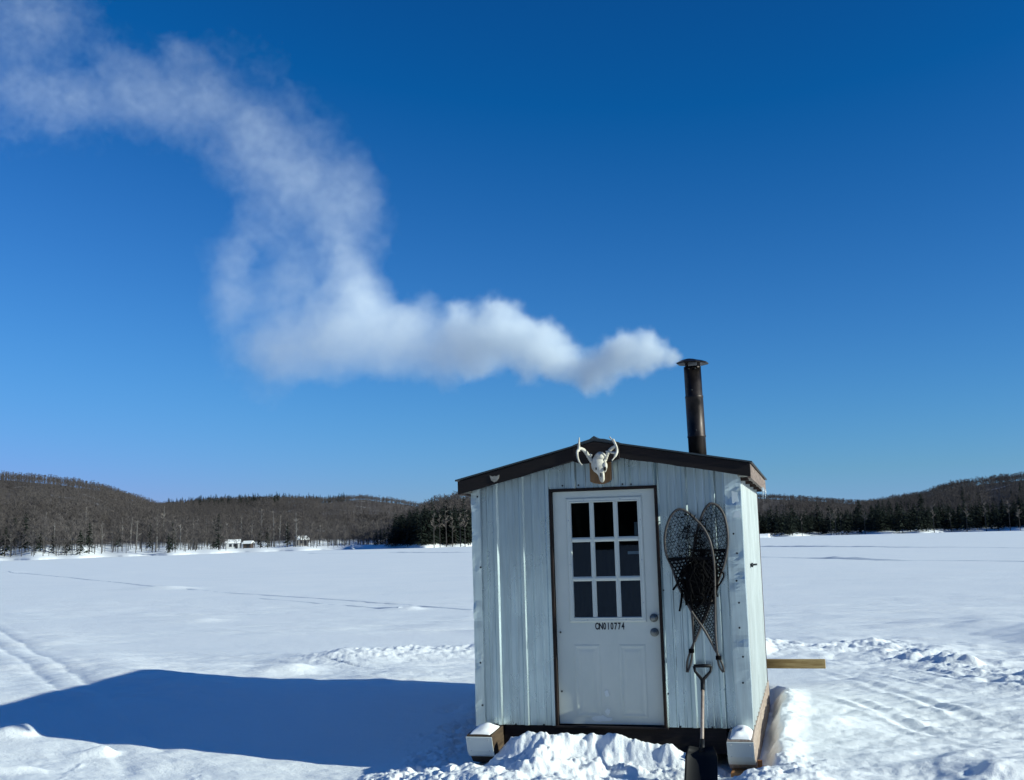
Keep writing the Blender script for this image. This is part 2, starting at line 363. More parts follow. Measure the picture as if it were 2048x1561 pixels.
# snowmobile trail ridges far out on the ice
def trail(name, pts, w_, hgt, seed, gaps=(), col=None):
    rs = np.random.RandomState(seed); P = []
    for a, b in zip(pts[:-1], pts[1:]):
        n = max(2, int(math.hypot(b[0]-a[0], b[1]-a[1])/1.2))
        P += [(a[0]+(b[0]-a[0])*k/n, a[1]+(b[1]-a[1])*k/n) for k in range(n)]
    mb = MB(); ring = []
    for k, (x, y) in enumerate(P):
        g = vnoise(np.array(k*.13), np.array(seed*1.), seed); amp = max(0.02, float(g)*1.5-.35)*hgt*(.6+.8*rs.rand())
        dxy = Vector((P[min(k+1, len(P)-1)][0]-P[max(k-1, 0)][0], P[min(k+1, len(P)-1)][1]-P[max(k-1, 0)][1])).normalized(); nx, ny = -dxy.y, dxy.x
        ww = w_*(.7+.6*rs.rand()); z0 = float(ground_h(x, y))
        ring.append([(x+nx*t*ww, y+ny*t*ww, z0+zz) for t, zz in ((-1, -.05), (-.45, amp*.55), (.05, amp), (.5, amp*.4), (1, -.05), (0, -.2))])
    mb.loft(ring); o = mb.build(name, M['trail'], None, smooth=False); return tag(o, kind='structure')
tm = Mat('rut_shadow_snow', (.55, .60, .66), .6, spec=.2); tm.to('Base Color', tm.ramp(tm.noise(.5, 4), [(.35, (.48, .53, .60)), (.65, (.74, .78, .82))])); M['trail'] = tm.m  # blue-grey snow colour stands in for the shadow in the ruts
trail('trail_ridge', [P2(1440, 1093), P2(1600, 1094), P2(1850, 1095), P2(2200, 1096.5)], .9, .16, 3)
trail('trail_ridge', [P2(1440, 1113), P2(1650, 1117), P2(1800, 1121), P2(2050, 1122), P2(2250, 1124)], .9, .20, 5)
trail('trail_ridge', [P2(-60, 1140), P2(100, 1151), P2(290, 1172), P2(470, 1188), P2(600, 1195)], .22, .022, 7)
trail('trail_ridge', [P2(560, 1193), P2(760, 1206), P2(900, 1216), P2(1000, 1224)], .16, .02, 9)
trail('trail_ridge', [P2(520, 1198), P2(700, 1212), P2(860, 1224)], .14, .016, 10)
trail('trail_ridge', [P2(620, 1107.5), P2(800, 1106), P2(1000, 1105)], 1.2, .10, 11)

# ------------------------------------------------------------------ wooded hills round the lake
def hor_y(px): return 1106.0-0.02739*px+1.0
def az_of(px):                                   # bearing of a photo column at the horizon
    d = ray(px, hor_y(px)); return math.atan2(d[0], d[1])
def prof(pts, tree):                             # skyline points (photo px) -> (bearing, tangent of elevation)
    A = []
    for x, y in pts:
        d = ray(x, y); A.append((math.atan2(d[0], d[1]), d[2]/math.hypot(d[0], d[1])))
    return np.array(A).T
LAYERS = [  # name, skyline, shore radius over bearing px, crest radius, tree height, terrain noise
 ('left', [(-900,900),(-400,930),(0,947),(100,955),(200,970),(250,986),(300,1003),(360,1022),(430,1042),(520,1066),(600,1085),(700,1100)], [(-900,240),(0,285),(300,315),(700,385)], 2.5, 5),
 ('middle', [(-100,1025),(150,1018),(250,1010),(340,1006),(450,998),(550,996),(650,998),(720,991),(790,999),(850,1009),(950,1022),(1200,1034),(1500,1050)], [(-100,395),(500,370),(600,395),(700,430),(900,520),(1500,560)], 2.4, 5),
 ('spur', [(700,1092),(760,1066),(800,1048),(840,1024),(880,1006),(945,997),(1100,988),(1250,990),(1400,1012),(1540,1050)], [(700,345),(760,340),(900,330),(1500,400)], 1.7, 7),
 ('rback', [(1300,980),(1510,990),(1600,993),(1700,1001),(1780,1004),(1900,1010),(2100,1020)], [(1300,480),(2100,500)], 2.4, 5),
 ('right', [(1400,1070),(1560,1052),(1680,1022),(1740,1004),(1790,996),(1850,986),(1870,977),(1900,968),(1960,960),(2048,948),(2200,915),(2500,865),(3000,830),(3600,830)], [(1400,455),(1700,450),(2048,430),(3600,300)], 2.0, 5),
]
LY = []
for nm, sk, sh, cr, th_ in LAYERS:
    a, e = prof(sk, th_); sa = np.array([az_of(p[0]) for p in sh]); sr = np.array([p[1] for p in sh], float)
    LY.append((nm, a, e, sa, sr, cr, th_))
def hill_h(az, r, which=None):
    H = np.full(np.broadcast(az, r).shape, -6.0)
    for nm, a, e, sa, sr, cr, th_ in LY:
        if which and nm != which: continue
        rs_ = np.interp(az, sa, sr)*(1+.03*np.sin(az*60)+.015*np.sin(az*173+1)); rc = rs_*cr
        el = np.interp(az, a, e); out = (az < a[0]) | (az > a[-1])
        crest = np.maximum(el*rc+CAM[2]-th_*.80, 0.5)
        t = (r-rs_)/(rc-rs_)
        hh = np.where(t < 0, -6+6*np.clip(1+t*12, 0, 1), crest*(1-(1-np.clip(t, 0, 1))**1.2)**1.1)
        hh = np.where(t > 1, crest*(1-.35*np.clip((t-1)/1.2, 0, 1)**1.5), hh)
        X = r*np.sin(az); Y = r*np.cos(az)
        hh = hh+np.where(t > .05, np.clip(t, 0, .8), 0)*(2.6*fbm(X*.016, Y*.016, 3, 7))*(crest > 6)*np.clip(1.2-t, 0, 1)
        hh = np.where((t > 0) & (hh < LAKE+1.3), LAKE+.15+1.1*np.clip(t*24, 0, 1), hh)
        hh = np.where(out, -6, hh); H = np.maximum(H, hh)
    return H
fm = Mat('forest_floor', (.06, .05, .04), .95, spec=.1)
sep = fm.t.nodes.new('ShaderNodeSeparateXYZ'); fm.t.links.new(fm.coord((1, 1, 1)), sep.inputs[0])
patch = fm.ramp(fm.noise(.03, 5, .65), [(.58, 0.0), (.72, .8)])
low = fm.t.nodes.new('ShaderNodeMapRange'); low.inputs['From Min'].default_value = 4.2; low.inputs['From Max'].default_value = 2.8
fm.t.links.new(sep.outputs['Z'], low.inputs['Value'])
fl_ = fm.mix(patch, fm.ramp(fm.noise(.25, 4), [(.3, (.06, .05, .045)), (.7, (.12, .10, .09))]), (.42, .42, .44))
fm.to('Base Color', fm.mix(low.outputs[0], fl_, (.86, .88, .90))); M['floor'] = fm.m
def build_terrain():
    az = np.linspace(az_of(-850), az_of(3500), 900); r = np.concatenate([np.arange(215, 620, 4.0), np.geomspace(622, 1900, 110)])
    A, R_ = np.meshgrid(az, r); H = hill_h(A, R_)
    V = np.stack([CAM[0]+R_*np.sin(A), CAM[1]+R_*np.cos(A), H], -1).reshape(-1, 3)
    nr, na = A.shape; i, j = np.meshgrid(np.arange(nr-1), np.arange(na-1), indexing='ij')
    F = np.stack([i*na+j, (i+1)*na+j, (i+1)*na+j+1, i*na+j+1], -1).reshape(-1, 4)[:, ::-1]
    keep = (H.reshape(-1)[F] > -5.9).any(1)
    o = big_mesh('hills', V, F[keep], [M['floor']]); tag(o, kind='structure')
build_terrain()
def gz(az, r): return float(hill_h(np.array([az]), np.array([r]))[0])
# tree templates, unit: metres; sliver = thin quad
def sliver(p, d, w_, rs):
    p = np.asarray(p, float); d = np.asarray(d, float); s = np.cross(d, rs.normal(size=3)); s /= np.linalg.norm(s)+1e-9
    return [p-s*w_/2, p+s*w_/2, p+d+s*w_*.15, p+d-s*w_*.15]
def tpl_bare(seed, n, h=11, cw=3.2, tw=.16, lw=.09, pale=False, low=.25):
    rs = np.random.RandomState(seed); Q = []; mi = []
    lean = rs.normal(0, .35, 2)
    def tr(z): t = z/h; return np.array([lean[0]*t*t, lean[1]*t*t, z])
    for k in range(3):                           # trunk: three crossed tapering strips, two stages
        a = PI*k/3; s = np.array([math.cos(a), math.sin(a), 0])*tw
        zs = [-1.0, h*.35, h*.7, h]; ws = [1, .75, .45, .12]
        for q in range(3):
            p0, p1 = tr(max(zs[q], 0))+[0, 0, min(zs[q], 0)], tr(zs[q+1])
            Q.append([p0-s*ws[q], p0+s*ws[q], p1+s*ws[q+1], p1-s*ws[q+1]]); mi.append(0)
    nl = max(6, n//14)
    for k in range(nl):                          # limbs, then twigs from the limbs
        z = h*(low+(1-low)*rs.rand()**.8*.95); a = rs.rand()*2*PI; L = cw*(1.15-z/h)*(.6+.6*rs.rand())+.5
        up = .5+.9*rs.rand(); d = np.array([math.cos(a), math.sin(a), up]); d *= L/np.linalg.norm(d); p = tr(z)
        Q.append(sliver(p, d, lw*1.5, rs)); mi.append(0 if pale else 1)
        for j in range(13):
            q = p+d*(.25+.75*rs.rand()); e = rs.normal(size=3); e[2] = abs(e[2])+.5; e *= (.5+.9*rs.rand())*L*.45/np.linalg.norm(e)
            Q.append(sliver(q, e, lw*(.5+.5*rs.rand()), rs)); mi.append(1)
    return np.array(Q, np.float32), np.array(mi, np.int32)
def tpl_conifer(seed, n, h=13, cw=2.6, narrow=1.1):
    rs = np.random.RandomState(seed); Q = []; mi = []
    for k in range(2):
        a = PI*k/2; s = np.array([math.cos(a), math.sin(a), 0])*.16
        Q.append([-s+[0, 0, -1], s+[0, 0, -1], s*.1+[0, 0, h], -s*.1+[0, 0, h]]); mi.append(0)
    for k in range(n):
        z = h*(.06+.94*rs.rand()**.9); R_ = cw*narrow*(1-z/h)**.62*(.65+.5*rs.rand())+.12; a = rs.rand()*2*PI
        p = np.array([0, 0, z+.25*R_]); L = R_; d = np.array([math.cos(a)*L, math.sin(a)*L, -.35*L+.1*rs.normal()])
        st = p+d*rs.rand()*.45; s = np.array([-math.sin(a), math.cos(a), rs.normal()*.35]); ww = .22+.28*L*.5
        Q.append([st-s*ww*.5, st+s*ww*.5, p+d+s*ww*.25, p+d-s*ww*.35]); mi.append(1)
    return np.array(Q, np.float32), np.array(mi, np.int32)
M['bark_grey'] = Mat('grey_bark', (.115, .105, .10), .9, spec=.1).m
M['bark_pale'] = Mat('birch_bark', (.36, .345, .33), .8, spec=.1).m
tw_ = Mat('twigs', (.12, .10, .09), .9, spec=.1); tw_.to('Base Color', tw_.ramp(tw_.noise(.02, 3, .6), [(.35, (.070, .061, .060)), (.65, (.128, .112, .106))])); M['twig'] = tw_.m
M['twig_pale'] = Mat('birch_twigs', (.20, .17, .15), .9, spec=.1).m
M['bark_dark'] = Mat('conifer_bark', (.05, .04, .035), .9, spec=.1).m
nd = Mat('needles', (.02, .03, .02), .8, spec=.15); nd.to('Base Color', nd.ramp(nd.noise(.03, 3), [(.3, (.012, .018, .016)), (.7, (.030, .040, .026))])); M['needle'] = nd.m
def mass(name, T, P, mats, label, cat='trees'):
    """many far trees that read as one mass: templates placed at P = (x, y, z, scale, rot, template)"""
    VV, MI = [], []
    for (x, y, z, s, a, k) in P:
        Q, mi = T[k]; c, sn = math.cos(a), math.sin(a); R_ = np.array([[c, -sn, 0], [sn, c, 0], [0, 0, 1]], np.float32)*s
        VV.append(Q.reshape(-1, 3) @ R_.T+np.array([x, y, z], np.float32)); MI.append(mi)
    V = np.concatenate(VV); mi = np.concatenate(MI); F = np.arange(len(V), dtype=np.int32).reshape(-1, 4)
    o = big_mesh(name, V, F, mats, smooth=False, mi=mi); tag(o, label, cat, kind='stuff'); print(name, len(F)); return o
def scatter(layer, n, t0, t1, seed, px0, px1, bias=1.0, cut=.0):
    rs = np.random.RandomState(seed); L = [l for l in LY if l[0] == layer][0]; out = []
    while len(out) < n:
        px = px0+(px1-px0)*rs.rand(); az = az_of(px); t = t0+(t1-t0)*rs.rand()**bias
        r0 = np.interp(az, L[3], L[4])*(1+.03*np.sin(az*60)+.015*np.sin(az*173+1)); r = r0+t*r0*(L[5]-1)
        z = gz(az, r)
        if z < LAKE+.6: continue
        if t < .07 and 395 < px < 650 and rs.rand() < .72: continue
        if float(vnoise(np.array(r*math.sin(az)*.02), np.array(r*math.cos(az)*.02), 4)) < cut: continue
        out.append((CAM[0]+r*math.sin(az), CAM[1]+r*math.cos(az), z-.2, az, t, px))
    return out
rs = np.random.RandomState(77)
TB = [tpl_bare(i, 150+20*i, h=10+1.2*(i % 3), cw=3+.3*i, tw=.13, lw=.10) for i in range(4)]
TBf = [tpl_bare(10+i, 120, h=9+1.0*(i % 3), cw=4.6, tw=.10, lw=.15, low=.12) for i in range(4)]
TC = [tpl_conifer(20+i, 150, h=11+i, cw=2.2+.25*i) for i in range(4)]
def put(S, T, lo, hi): return [(x, y, z, lo+(hi-lo)*rs.rand(), rs.rand()*6.28, rs.randint(len(T))) for (x, y, z, az, t, px) in S]
BM = [M['bark_grey'], M['twig']]
mass('hill_woodland', TB, put(scatter('left', 1300, .02, .3, 1, -120, 700), TB, .55, .85)+put(scatter('left', 700, .93, 1.03, 41, -100, 640), TBf, .34, .5)+put(scatter('left', 3600, .26, 1.05, 31, -100, 640), TBf, .34, .55), BM, 'bare grey-brown woods covering the long hill at the left')
mass('hill_woodland', TBf, put(scatter('middle', 1100, .93, 1.02, 42, 200, 960), TBf, .36, .52)+put(scatter('middle', 4300, .03, 1.04, 2, 200, 960), TBf, .38, .62), BM, 'bare brown woods on the low far hill behind the cottages')
mass('hill_woodland', TBf, put(scatter('spur', 900, .20, 1.05, 3, 715, 985), TBf, .7, 1.0), BM, 'bare woods on the point of land just left of the hut')
mass('hill_woodland', TBf, put(scatter('rback', 700, .93, 1.02, 44, 1490, 1960), TBf, .4, .55)+put(scatter('rback', 2600, .03, 1.04, 4, 1490, 1960), TBf, .4, .6), BM, 'bare grey woods on the farthest ridge right of the hut')
mass('hill_woodland', TBf, put(scatter('right', 900, .92, 1.02, 45, 1580, 2330), TBf, .42, .6)+put(scatter('right', 3200, .10, 1.05, 5, 1580, 2330), TBf, .42, .68), BM, 'bare woods climbing the hill at the right edge')
CM = [M['bark_dark'], M['needle']]
mass('ridge_conifers', TC, put(scatter('middle', 210, .92, 1.03, 6, 330, 700), TC, .4, .62)+put(scatter('middle', 70, .7, .92, 16, 380, 560), TC, .5, .7), CM, 'dark evergreens along the crest of the low far hill')
mass('shore_conifers', TC, put(scatter('spur', 420, .02, .22, 7, 790, 985), TC, .45, .85), CM, 'dark evergreens filling the shaded shore left of the hut')
mass('shore_conifers', TC, put(scatter('right', 420, .03, .10, 8, 1500, 2250), TC, .5, .75)+put(scatter('right', 90, .12, .5, 18, 1640, 2250), TC, .42, .62)+put(scatter('rback', 40, .02, .15, 19, 1490, 1800), TC, .6, .8), CM, 'dark evergreens massed on the slope behind the right shore')
# ---- trees one can tell apart along the shores: things of their own
def tree_proto(name, T, mats, part):
    Q, mi = T; root = empty(name)
    for k, nm in ((0, 'trunk'), (1, part)):
        q = Q[mi == k]; big = big_mesh(nm, q.reshape(-1, 3), np.arange(len(q)*4).reshape(-1, 4), [mats[k]], smooth=False, parent=root)
    return root
def near(px, layer, t):
    L = [l for l in LY if l[0] == layer][0]; az = az_of(px)
    r0 = np.interp(az, L[3], L[4])*(1+.03*np.sin(az*60)+.015*np.sin(az*173+1)); r = r0+t*r0*(L[5]-1)
    return CAM[0]+r*math.sin(az), CAM[1]+r*math.cos(az), max(gz(az, r), LAKE)-.2
def grow(name, T, mats, part, spots, label, cat, group, lo, hi, named={}, ramp=None):
    protos = [tree_proto(name, t_, mats, part) for t_ in T]; used = [False]*len(T)
    for i, (px, layer, t_) in enumerate(spots):
        k = i % len(T)
        o = protos[k] if not used[k] else copy_tree(protos[k]); used[k] = True
        o.location = near(px, layer, t_); s = (lo+(hi-lo)*rs.rand())*(ramp[2]+(ramp[3]-ramp[2])*min(1, max(0, (px-ramp[0])/(ramp[1]-ramp[0]))) if ramp else 1); o.scale = (s, s, s); o.rotation_euler = (0, 0, rs.rand()*6.28)
        tag(o, named.get(i, label), cat, group)
BP = [M['bark_pale'], M['twig_pale']]
TP = [tpl_bare(40+i, 150, h=10+i, cw=2.0, tw=.17, lw=.075, pale=True, low=.35) for i in range(5)]
sp = [(8+17.5*i+rs.rand()*13, 'left', .03+.16*rs.rand()) for i in range(34)]
grow('birch_tree', TP, BP, 'crown', sp, 'bare pale-trunked birch standing along the left shore', 'tree', 'bare birches along the left shore', .55, .95)
sp = [(448,'left',.13),(470,'middle',.07),(482,'left',.12),(548,'middle',.05),(560,'middle',.08),(590,'middle',.04),(640,'middle',.05),(690,'middle',.05)]
grow('birch_tree', TP, BP, 'crown', sp, 'bare slender tree among the lakeside cottages', 'tree', 'bare trees among the cottages', .7, 1.1)
sp = [(x, 'left', .02+.05*rs.rand()) for x in (10, 28, 50, 72, 80, 105, 132, 140, 160, 178, 236, 300, 337, 345)]+[(428,'left',.10),(437,'left',.03),(520,'middle',.04),(535,'middle',.03),(575,'middle',.03)]
grow('spruce_tree', [tpl_conifer(60+i, 160, h=7.5+i, cw=1.6) for i in range(4)], CM, 'crown', sp, 'small dark spruce low on the left shore', 'tree', 'spruces dotted along the left shore', .6, 1.1)
sp = [(752+7.5*i+rs.rand()*5, 'spur', .01+.04*rs.rand()) for i in range(27)]
grow('spruce_tree', [tpl_conifer(70+i, 170, h=11+i, cw=2.4) for i in range(4)], CM, 'crown', sp, 'dark evergreen in the shaded row left of the hut', 'tree', 'evergreens on the point left of the hut', .68, .98, ramp=(752, 870, .5, 1.1))
sp = [(1516+8.4*i+rs.rand()*6, 'right', .0+.06*rs.rand()) for i in range(66)]
grow('spruce_tree', [tpl_conifer(80+i, 190, h=10+i, cw=3.0) for i in range(5)], CM, 'crown', sp, 'dark evergreen in the dense row along the right shore', 'tree', 'evergreens along the right shore', .55, .92)
sp = [(x, 'right', -.02+.02*rs.rand()) for x in (1604, 1662, 1672, 1682, 1730, 1868, 1902, 1934, 1972, 2020, 2040)]+[(x, 'spur', 0.0) for x in (868, 880, 893, 905, 921, 930)]
grow('birch_tree', [tpl_bare(90+i, 150, h=10+i, cw=1.8, tw=.15, lw=.09, low=.4) for i in range(3)], [M['bark_grey'], M['twig_pale']], 'crown', sp, 'bare grey tree leaning out before the dark evergreens', 'tree', 'bare trees before the dark evergreens', .7, 1.1)
sp = [(1586,'right',.05),(1660,'right',.10),(1720,'right',.08),(1745,'right',.12),(1755,'right',.11),(1845,'right',.12)]
grow('pine_tree', [tpl_conifer(100+i, 240, h=14+i, cw=3.6, narrow=1.1) for i in range(3)], CM, 'crown', sp, 'tall dark pine rising above the right shore evergreens', 'tree', 'tall pines on the right shore', .72, .95,
     )
# ---- cottages on the left shore
def cottage(px, t, w_, dp, hw, hr, wallm, roofm, label, rot, layer='middle', windows=2):
    x, y, z = near(px, layer, t); r_ = empty('cottage', (x, y, z+.1), rot); tag(r_, label, 'cottage', 'buildings on the left shore')
    MB().box(-w_/2, w_/2, -dp/2, dp/2, -.5, hw).build('wall', wallm, r_)
    g = MB(); g.prism_x([(-dp/2-.4, hw-.1), (0, hw+hr), (dp/2+.4, hw-.1), (dp/2+.4, hw+.2), (0, hw+hr+.35), (-dp/2-.4, hw+.2)], -w_/2-.4, w_/2+.4); g.build('roof', roofm, r_)
    for k in range(windows):
        cx = -w_/2+w_*(k+1)/(windows+1); MB().box(cx-.45, cx+.45, -dp/2-.06, -dp/2+.02, hw*.35, hw*.8).build('window', M['pane_far'], r_)
    MB().box(w_/2-1.3, w_/2-.5, -dp/2-.06, -dp/2+.02, 0, hw*.82).build('door', M['pane_far'], r_)
M['pane_far'] = Mat('dark_window', (.02, .022, .03), .3).m
M['clap_white'] = Mat('white_siding', (.48, .49, .50), .7).m
M['clap_dark'] = Mat('dark_log_wall', (.05, .035, .03), .8).m
M['clap_grey'] = Mat('grey_siding', (.16, .15, .15), .8).m
rz0 = -YAW
cottage(466, .02, 4.4, 4, 2.0, .9, M['clap_white'], M['snow_soft'], 'small white lakeside cottage with a snowy roof', -YAW+.2)
cottage(497, .03, 2.6, 3, 1.7, .6, M['clap_dark'], M['snow_soft'], 'low dark shed just right of the white cottage', -YAW-.1, windows=0)
cottage(604, .06, 3.6, 4, 2.2, 1.0, M['clap_grey'], M['snow_soft'], 'grey cottage half hidden by trees near the point', -YAW+.4)
# unseen wooded hill behind the camera, added to darken glass and wall reflections
def back_hill():
    az = np.linspace(PI*.62+YAW, PI*1.38+YAW, 120); V = []
    for k, a in enumerate(az):
        for (r, z) in ((150, 0), (160, 12+3*math.sin(k*.9)+2*math.sin(k*2.3)), (300, 66+9*math.sin(k*.11)+3*math.sin(k*1.7))):
            V.append((CAM[0]+r*math.sin(a), CAM[1]+r*math.cos(a), z))
    F = [(i*3+j, (i+1)*3+j, (i+1)*3+j+1, i*3+j+1) for i in range(119) for j in range(2)]
    o = big_mesh('unseen_back_hill', V, np.array(F), [M['needle']], smooth=False); tag(o, kind='structure')
back_hill()

# ------------------------------------------------------------------ the fishing hut
M['plate_'] = Mat('pale_tape', (.62, .68, .68), .5).m
CHY_H = 0.7
W, D, ZB = 2.40, 3.05, 0.33
def roof_z(x): return np.interp(x, [-.10, 1.18, 2.515], [2.490, 2.795, 2.545])     # top of the front boards
hut = empty('fishing_hut', (0, 0, 0)); tag(hut, 'ribbed metal ice fishing hut on wooden skids with dark gable roof and white door', 'fishing hut')
DJ = (.722, 1.692, 2.395)                        # door frame: left, right, top
def rib_profile(x0, x1, maj, gap=None):
    P = []
    def add(x, y):
        if x0 <= x <= x1: P.append((x, y))
    P.append((x0, 0))
    for i in range(-1, 18):
        c = maj+i*.2455
        add(c-.034, 0); add(c-.020, .020); add(c+.008, .020); add(c+.023, 0)
        for q in (.095, .165): add(c+q-.012, 0); add(c+q-.006, .0045); add(c+q+.006, .0045); add(c+q+.012, 0)
    P.append((x1, 0)); return sorted(set(P))
def sheet(mb, P, bot, top, place, nz=14, wob=.0016):
    V = []
    for k, (u, h) in enumerate(P):
        zt = top(u)
        for j in range(nz+1):
            z = bot+(zt-bot)*j/nz; q = h+wob*float(fbm(np.array(u*5.), np.array(z*2.2), 2, 12)); V.append(place(u, q, z))
    F = [(k*(nz+1)+j, (k+1)*(nz+1)+j, (k+1)*(nz+1)+j+1, k*(nz+1)+j+1) for k in range(len(P)-1) for j in range(nz)]
    mb.add(V, F)
ft = lambda u: float(roof_z(u))-.06
pl_f = lambda u, q, z: (u, -q, z)
mb = MB(); MAJ = .215
sheet(mb, rib_profile(.0, DJ[0]+.005, MAJ), ZB, ft, pl_f)
sheet(mb, rib_profile(DJ[0]+.005, DJ[1]-.005, MAJ), DJ[2]-.01, ft, pl_f, 3)
sheet(mb, rib_profile(DJ[1]-.005, W, MAJ), ZB, ft, pl_f)
fw = mb.build('front_wall', M['tin'], hut)
def screw(parent, x, y, z, nrm):
    global SCREW
    if SCREW is None:
        s_ = MB(); s_.tube([(0, 0, 0), (0, -.003, 0)], .0085, 8); s_.tube([(0, -.003, 0), (0, -.008, 0)], .0055, 6); SCREW = s_.build('screw', M['screw'], parent)
        o = SCREW
    else: o = SCREW.copy(); COL.objects.link(o); o.parent = parent
    o.location = (x, y, z); o.rotation_euler = (0, 0, nrm)
M['screw'] = Mat('dark_screw', (.02, .025, .03), .45, .6).m; SCREW = None
for (px, py, Y) in ((1108,1189,0),(1121,1265,0),(1124,1383,0),(1032,1449,0),(1088,1450,0),(1125,972,0),(1157,971,0),(1245,969,0),(1262,969,0),(1316,979,0),(1327,1181,0),(1336,1388,0),
                    (1361,1454,0),(1425,1455,0),(1100,981,0),(1098,1085,0),(1331,1086,0)):
    p = onY(px, py, 0); screw(fw, p[0], -.002, p[2], 0)
def corner(name, xs, side, dents, wd):
    """angle flashing folded round a front corner, with dents"""
    nz = 70; V = []
    prof_ = [(0, -.021), (.3, -.022), (.7, -.0215), (1, -.021)]
    zt = ft(xs)
    for j in range(nz+1):
        z = ZB-.015+(zt-ZB+.015)*j/nz
        for u, yy in prof_:
            x = (u*wd-.012) if side < 0 else (W+.012-(1-u)*wd); dd = 0
            for (dz, am, sz) in dents: dd += am*math.exp(-((z-dz)/sz)**2)
            fr_ = float(fbm(np.array(z*6.+side*3), np.array(u*1.3), 3, 4 if side < 0 else 9))
            edge = u if side < 0 else 1-u
            V.append((x+.003*fr_*(1-edge), yy+dd*(.4+.6*(1-edge))*fr_*.9-.0015*fr_-.002, z))
        xo = -.012 if side < 0 else W+.012
        for yb in (.03, .085): V.append((xo, yb, z)) if side > 0 else V.insert(len(V)-4 if yb == .03 else len(V)-5, (xo, yb, z))
    n = 6; F = [(j*n+k, j*n+k+1, (j+1)*n+k+1, (j+1)*n+k) for j in range(nz) for k in range(n-1)]
    mb = MB(); mb.add(V, F); o = mb.build(name, M['tin_trim'], hut); return o
cl = corner('corner_trim', .03, -1, [(2.25,.02,.08),(2.0,.03,.06),(1.75,.025,.1),(1.3,.03,.09),(.9,.03,.08),(.5,.02,.06)], .085)
cr = corner('corner_trim', W-.03, 1, [(2.33,.04,.06),(2.2,.055,.07),(1.75,.03,.05),(1.55,.03,.06),(1.0,.03,.08),(.75,.02,.1)], .135)
for (px, py) in ((955,994),(966,1135),(961,1326),(965,1411)): p = onY(px, py, -.024); screw(cl, min(p[0], .065), -.0255, p[2], 0)
for (px, py) in ((1467,1068),(1474,1107),(1473,1162),(1478,1206),(1479,1256),(1486,1314),(1486,1366)): p = onY(px, py, -.024); screw(cr, p[0], -.0265, p[2], 0)
for P_ in (((1463,982),(1474,985),(1477,1003),(1470,1012),(1464,1006)), ((1467,1012),(1478,1018),(1482,1036),(1466,1035),(1470,1024))):
    mb = MB(); Q_ = [onY(x, y, -.028) for x, y in P_]; mb.prism([(float(q[0]), float(q[2])) for q in Q_], -.0315, -.0275); mb.build('peeling_tape', M['plate_'], cr)
tr_ = lambda u: float(roof_z(W))-.05
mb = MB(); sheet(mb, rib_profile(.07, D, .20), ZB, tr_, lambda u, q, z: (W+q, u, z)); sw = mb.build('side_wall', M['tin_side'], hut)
for (px, py) in ((1485,1099),(1491,1180),(1498,1271),(1503,1363)): p = onX_(px, py, W+.004) if False else None
for i, z in enumerate((2.02, 1.72, 1.4, 1.05, .75, .45)): screw(sw, W+.001, .12, z, PI/2)
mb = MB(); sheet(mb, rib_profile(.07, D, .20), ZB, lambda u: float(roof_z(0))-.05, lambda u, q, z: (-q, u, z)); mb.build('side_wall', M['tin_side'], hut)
mb = MB(); sheet(mb, rib_profile(0, W, MAJ), ZB, ft, lambda u, q, z: (u, D+q, z)); mb.build('rear_wall', M['tin'], hut)
# bolt sticking out of the side wall
mb = MB(); mb.tube([(W, .9, 1.66), (W+.075, .9, 1.665)], .009, 8); mb.ball((W+.03, .9, 1.66), (.012, .022, .022)); mb.build('bolt', M['screw'], hut, True)
# floor frame and sill
mb = MB(); mb.box(.24, 2.19, .012, .05, .115, ZB+.004); mb.build('sill_board', M['sill'], hut, bevel=.004)
mb = MB(); mb.box(.03, W-.03, .10, D-.05, ZB-.05, ZB-.005); mb.build('floor', M['sill'], hut)
mb = MB(); mb.box(.24, 2.20, D-.06, D-.01, .12, ZB); mb.build('sill_board', M['sill'], hut)
# roof
def slab(mb, xa, za, xb, zb, y0, y1, t): mb.prism([(xa, za), (xb, zb), (xb, zb+t), (xa, za+t)], y0, y1)
YF, YR = -.165, D+.16
mb = MB(); slab(mb, -.115, 2.492, 1.18, 2.797, YF-.012, YR, .014); mb.build('roof_panel', M['tin_dark'], hut)
mb = MB(); slab(mb, 1.18, 2.797, 2.53, 2.547, YF-.012, YR, .014); mb.build('roof_panel', M['tin_dark'], hut)
mb = MB(); mb.prism([(.985, 2.757), (1.18, 2.808), (1.40, 2.766), (1.40, 2.776), (1.27, 2.812), (1.21, 2.818), (1.18, 2.842), (1.14, 2.815), (1.05, 2.79), (.985, 2.767)], YF-.018, YR); mb.build('ridge_cap', M['tin_dark'], hut)
def board(name, xa, xb, th_, y0, y1, dz=0.0, mat='fascia'):
    mb = MB(); n = 14; X = np.linspace(xa, xb, n); T = [float(roof_z(x))-dz for x in X]
    rs_ = np.random.RandomState(int(xa*10)+9); B = [t-th_+.003*rs_.normal() for t in T]
    mb.prism(list(zip(X, T))+list(zip(X[::-1], B[::-1])), y0, y1); return mb.build(name, M[mat], hut, bevel=.004)
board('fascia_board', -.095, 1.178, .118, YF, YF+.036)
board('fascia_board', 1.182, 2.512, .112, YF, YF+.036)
# gable peak plate behind the skull
mb = MB(); mb.prism([(.985, 2.745), (1.18, 2.79), (1.40, 2.752), (1.40, 2.63), (1.30, 2.605), (1.05, 2.60), (.985, 2.625)], YF-.015, YF); mb.build('gable_plate', M['fascia'], hut, bevel=.003)
# trim board between wall and fascia (closed soffit in the gable)
mb = MB(); slab(mb, -.08, 2.395, 1.18, 2.690, YF+.037, .0, .012); slab(mb, 1.18, 2.690, 2.50, 2.442, YF+.037, .0, .012); mb.build('gable_soffit', M['brace'], hut)
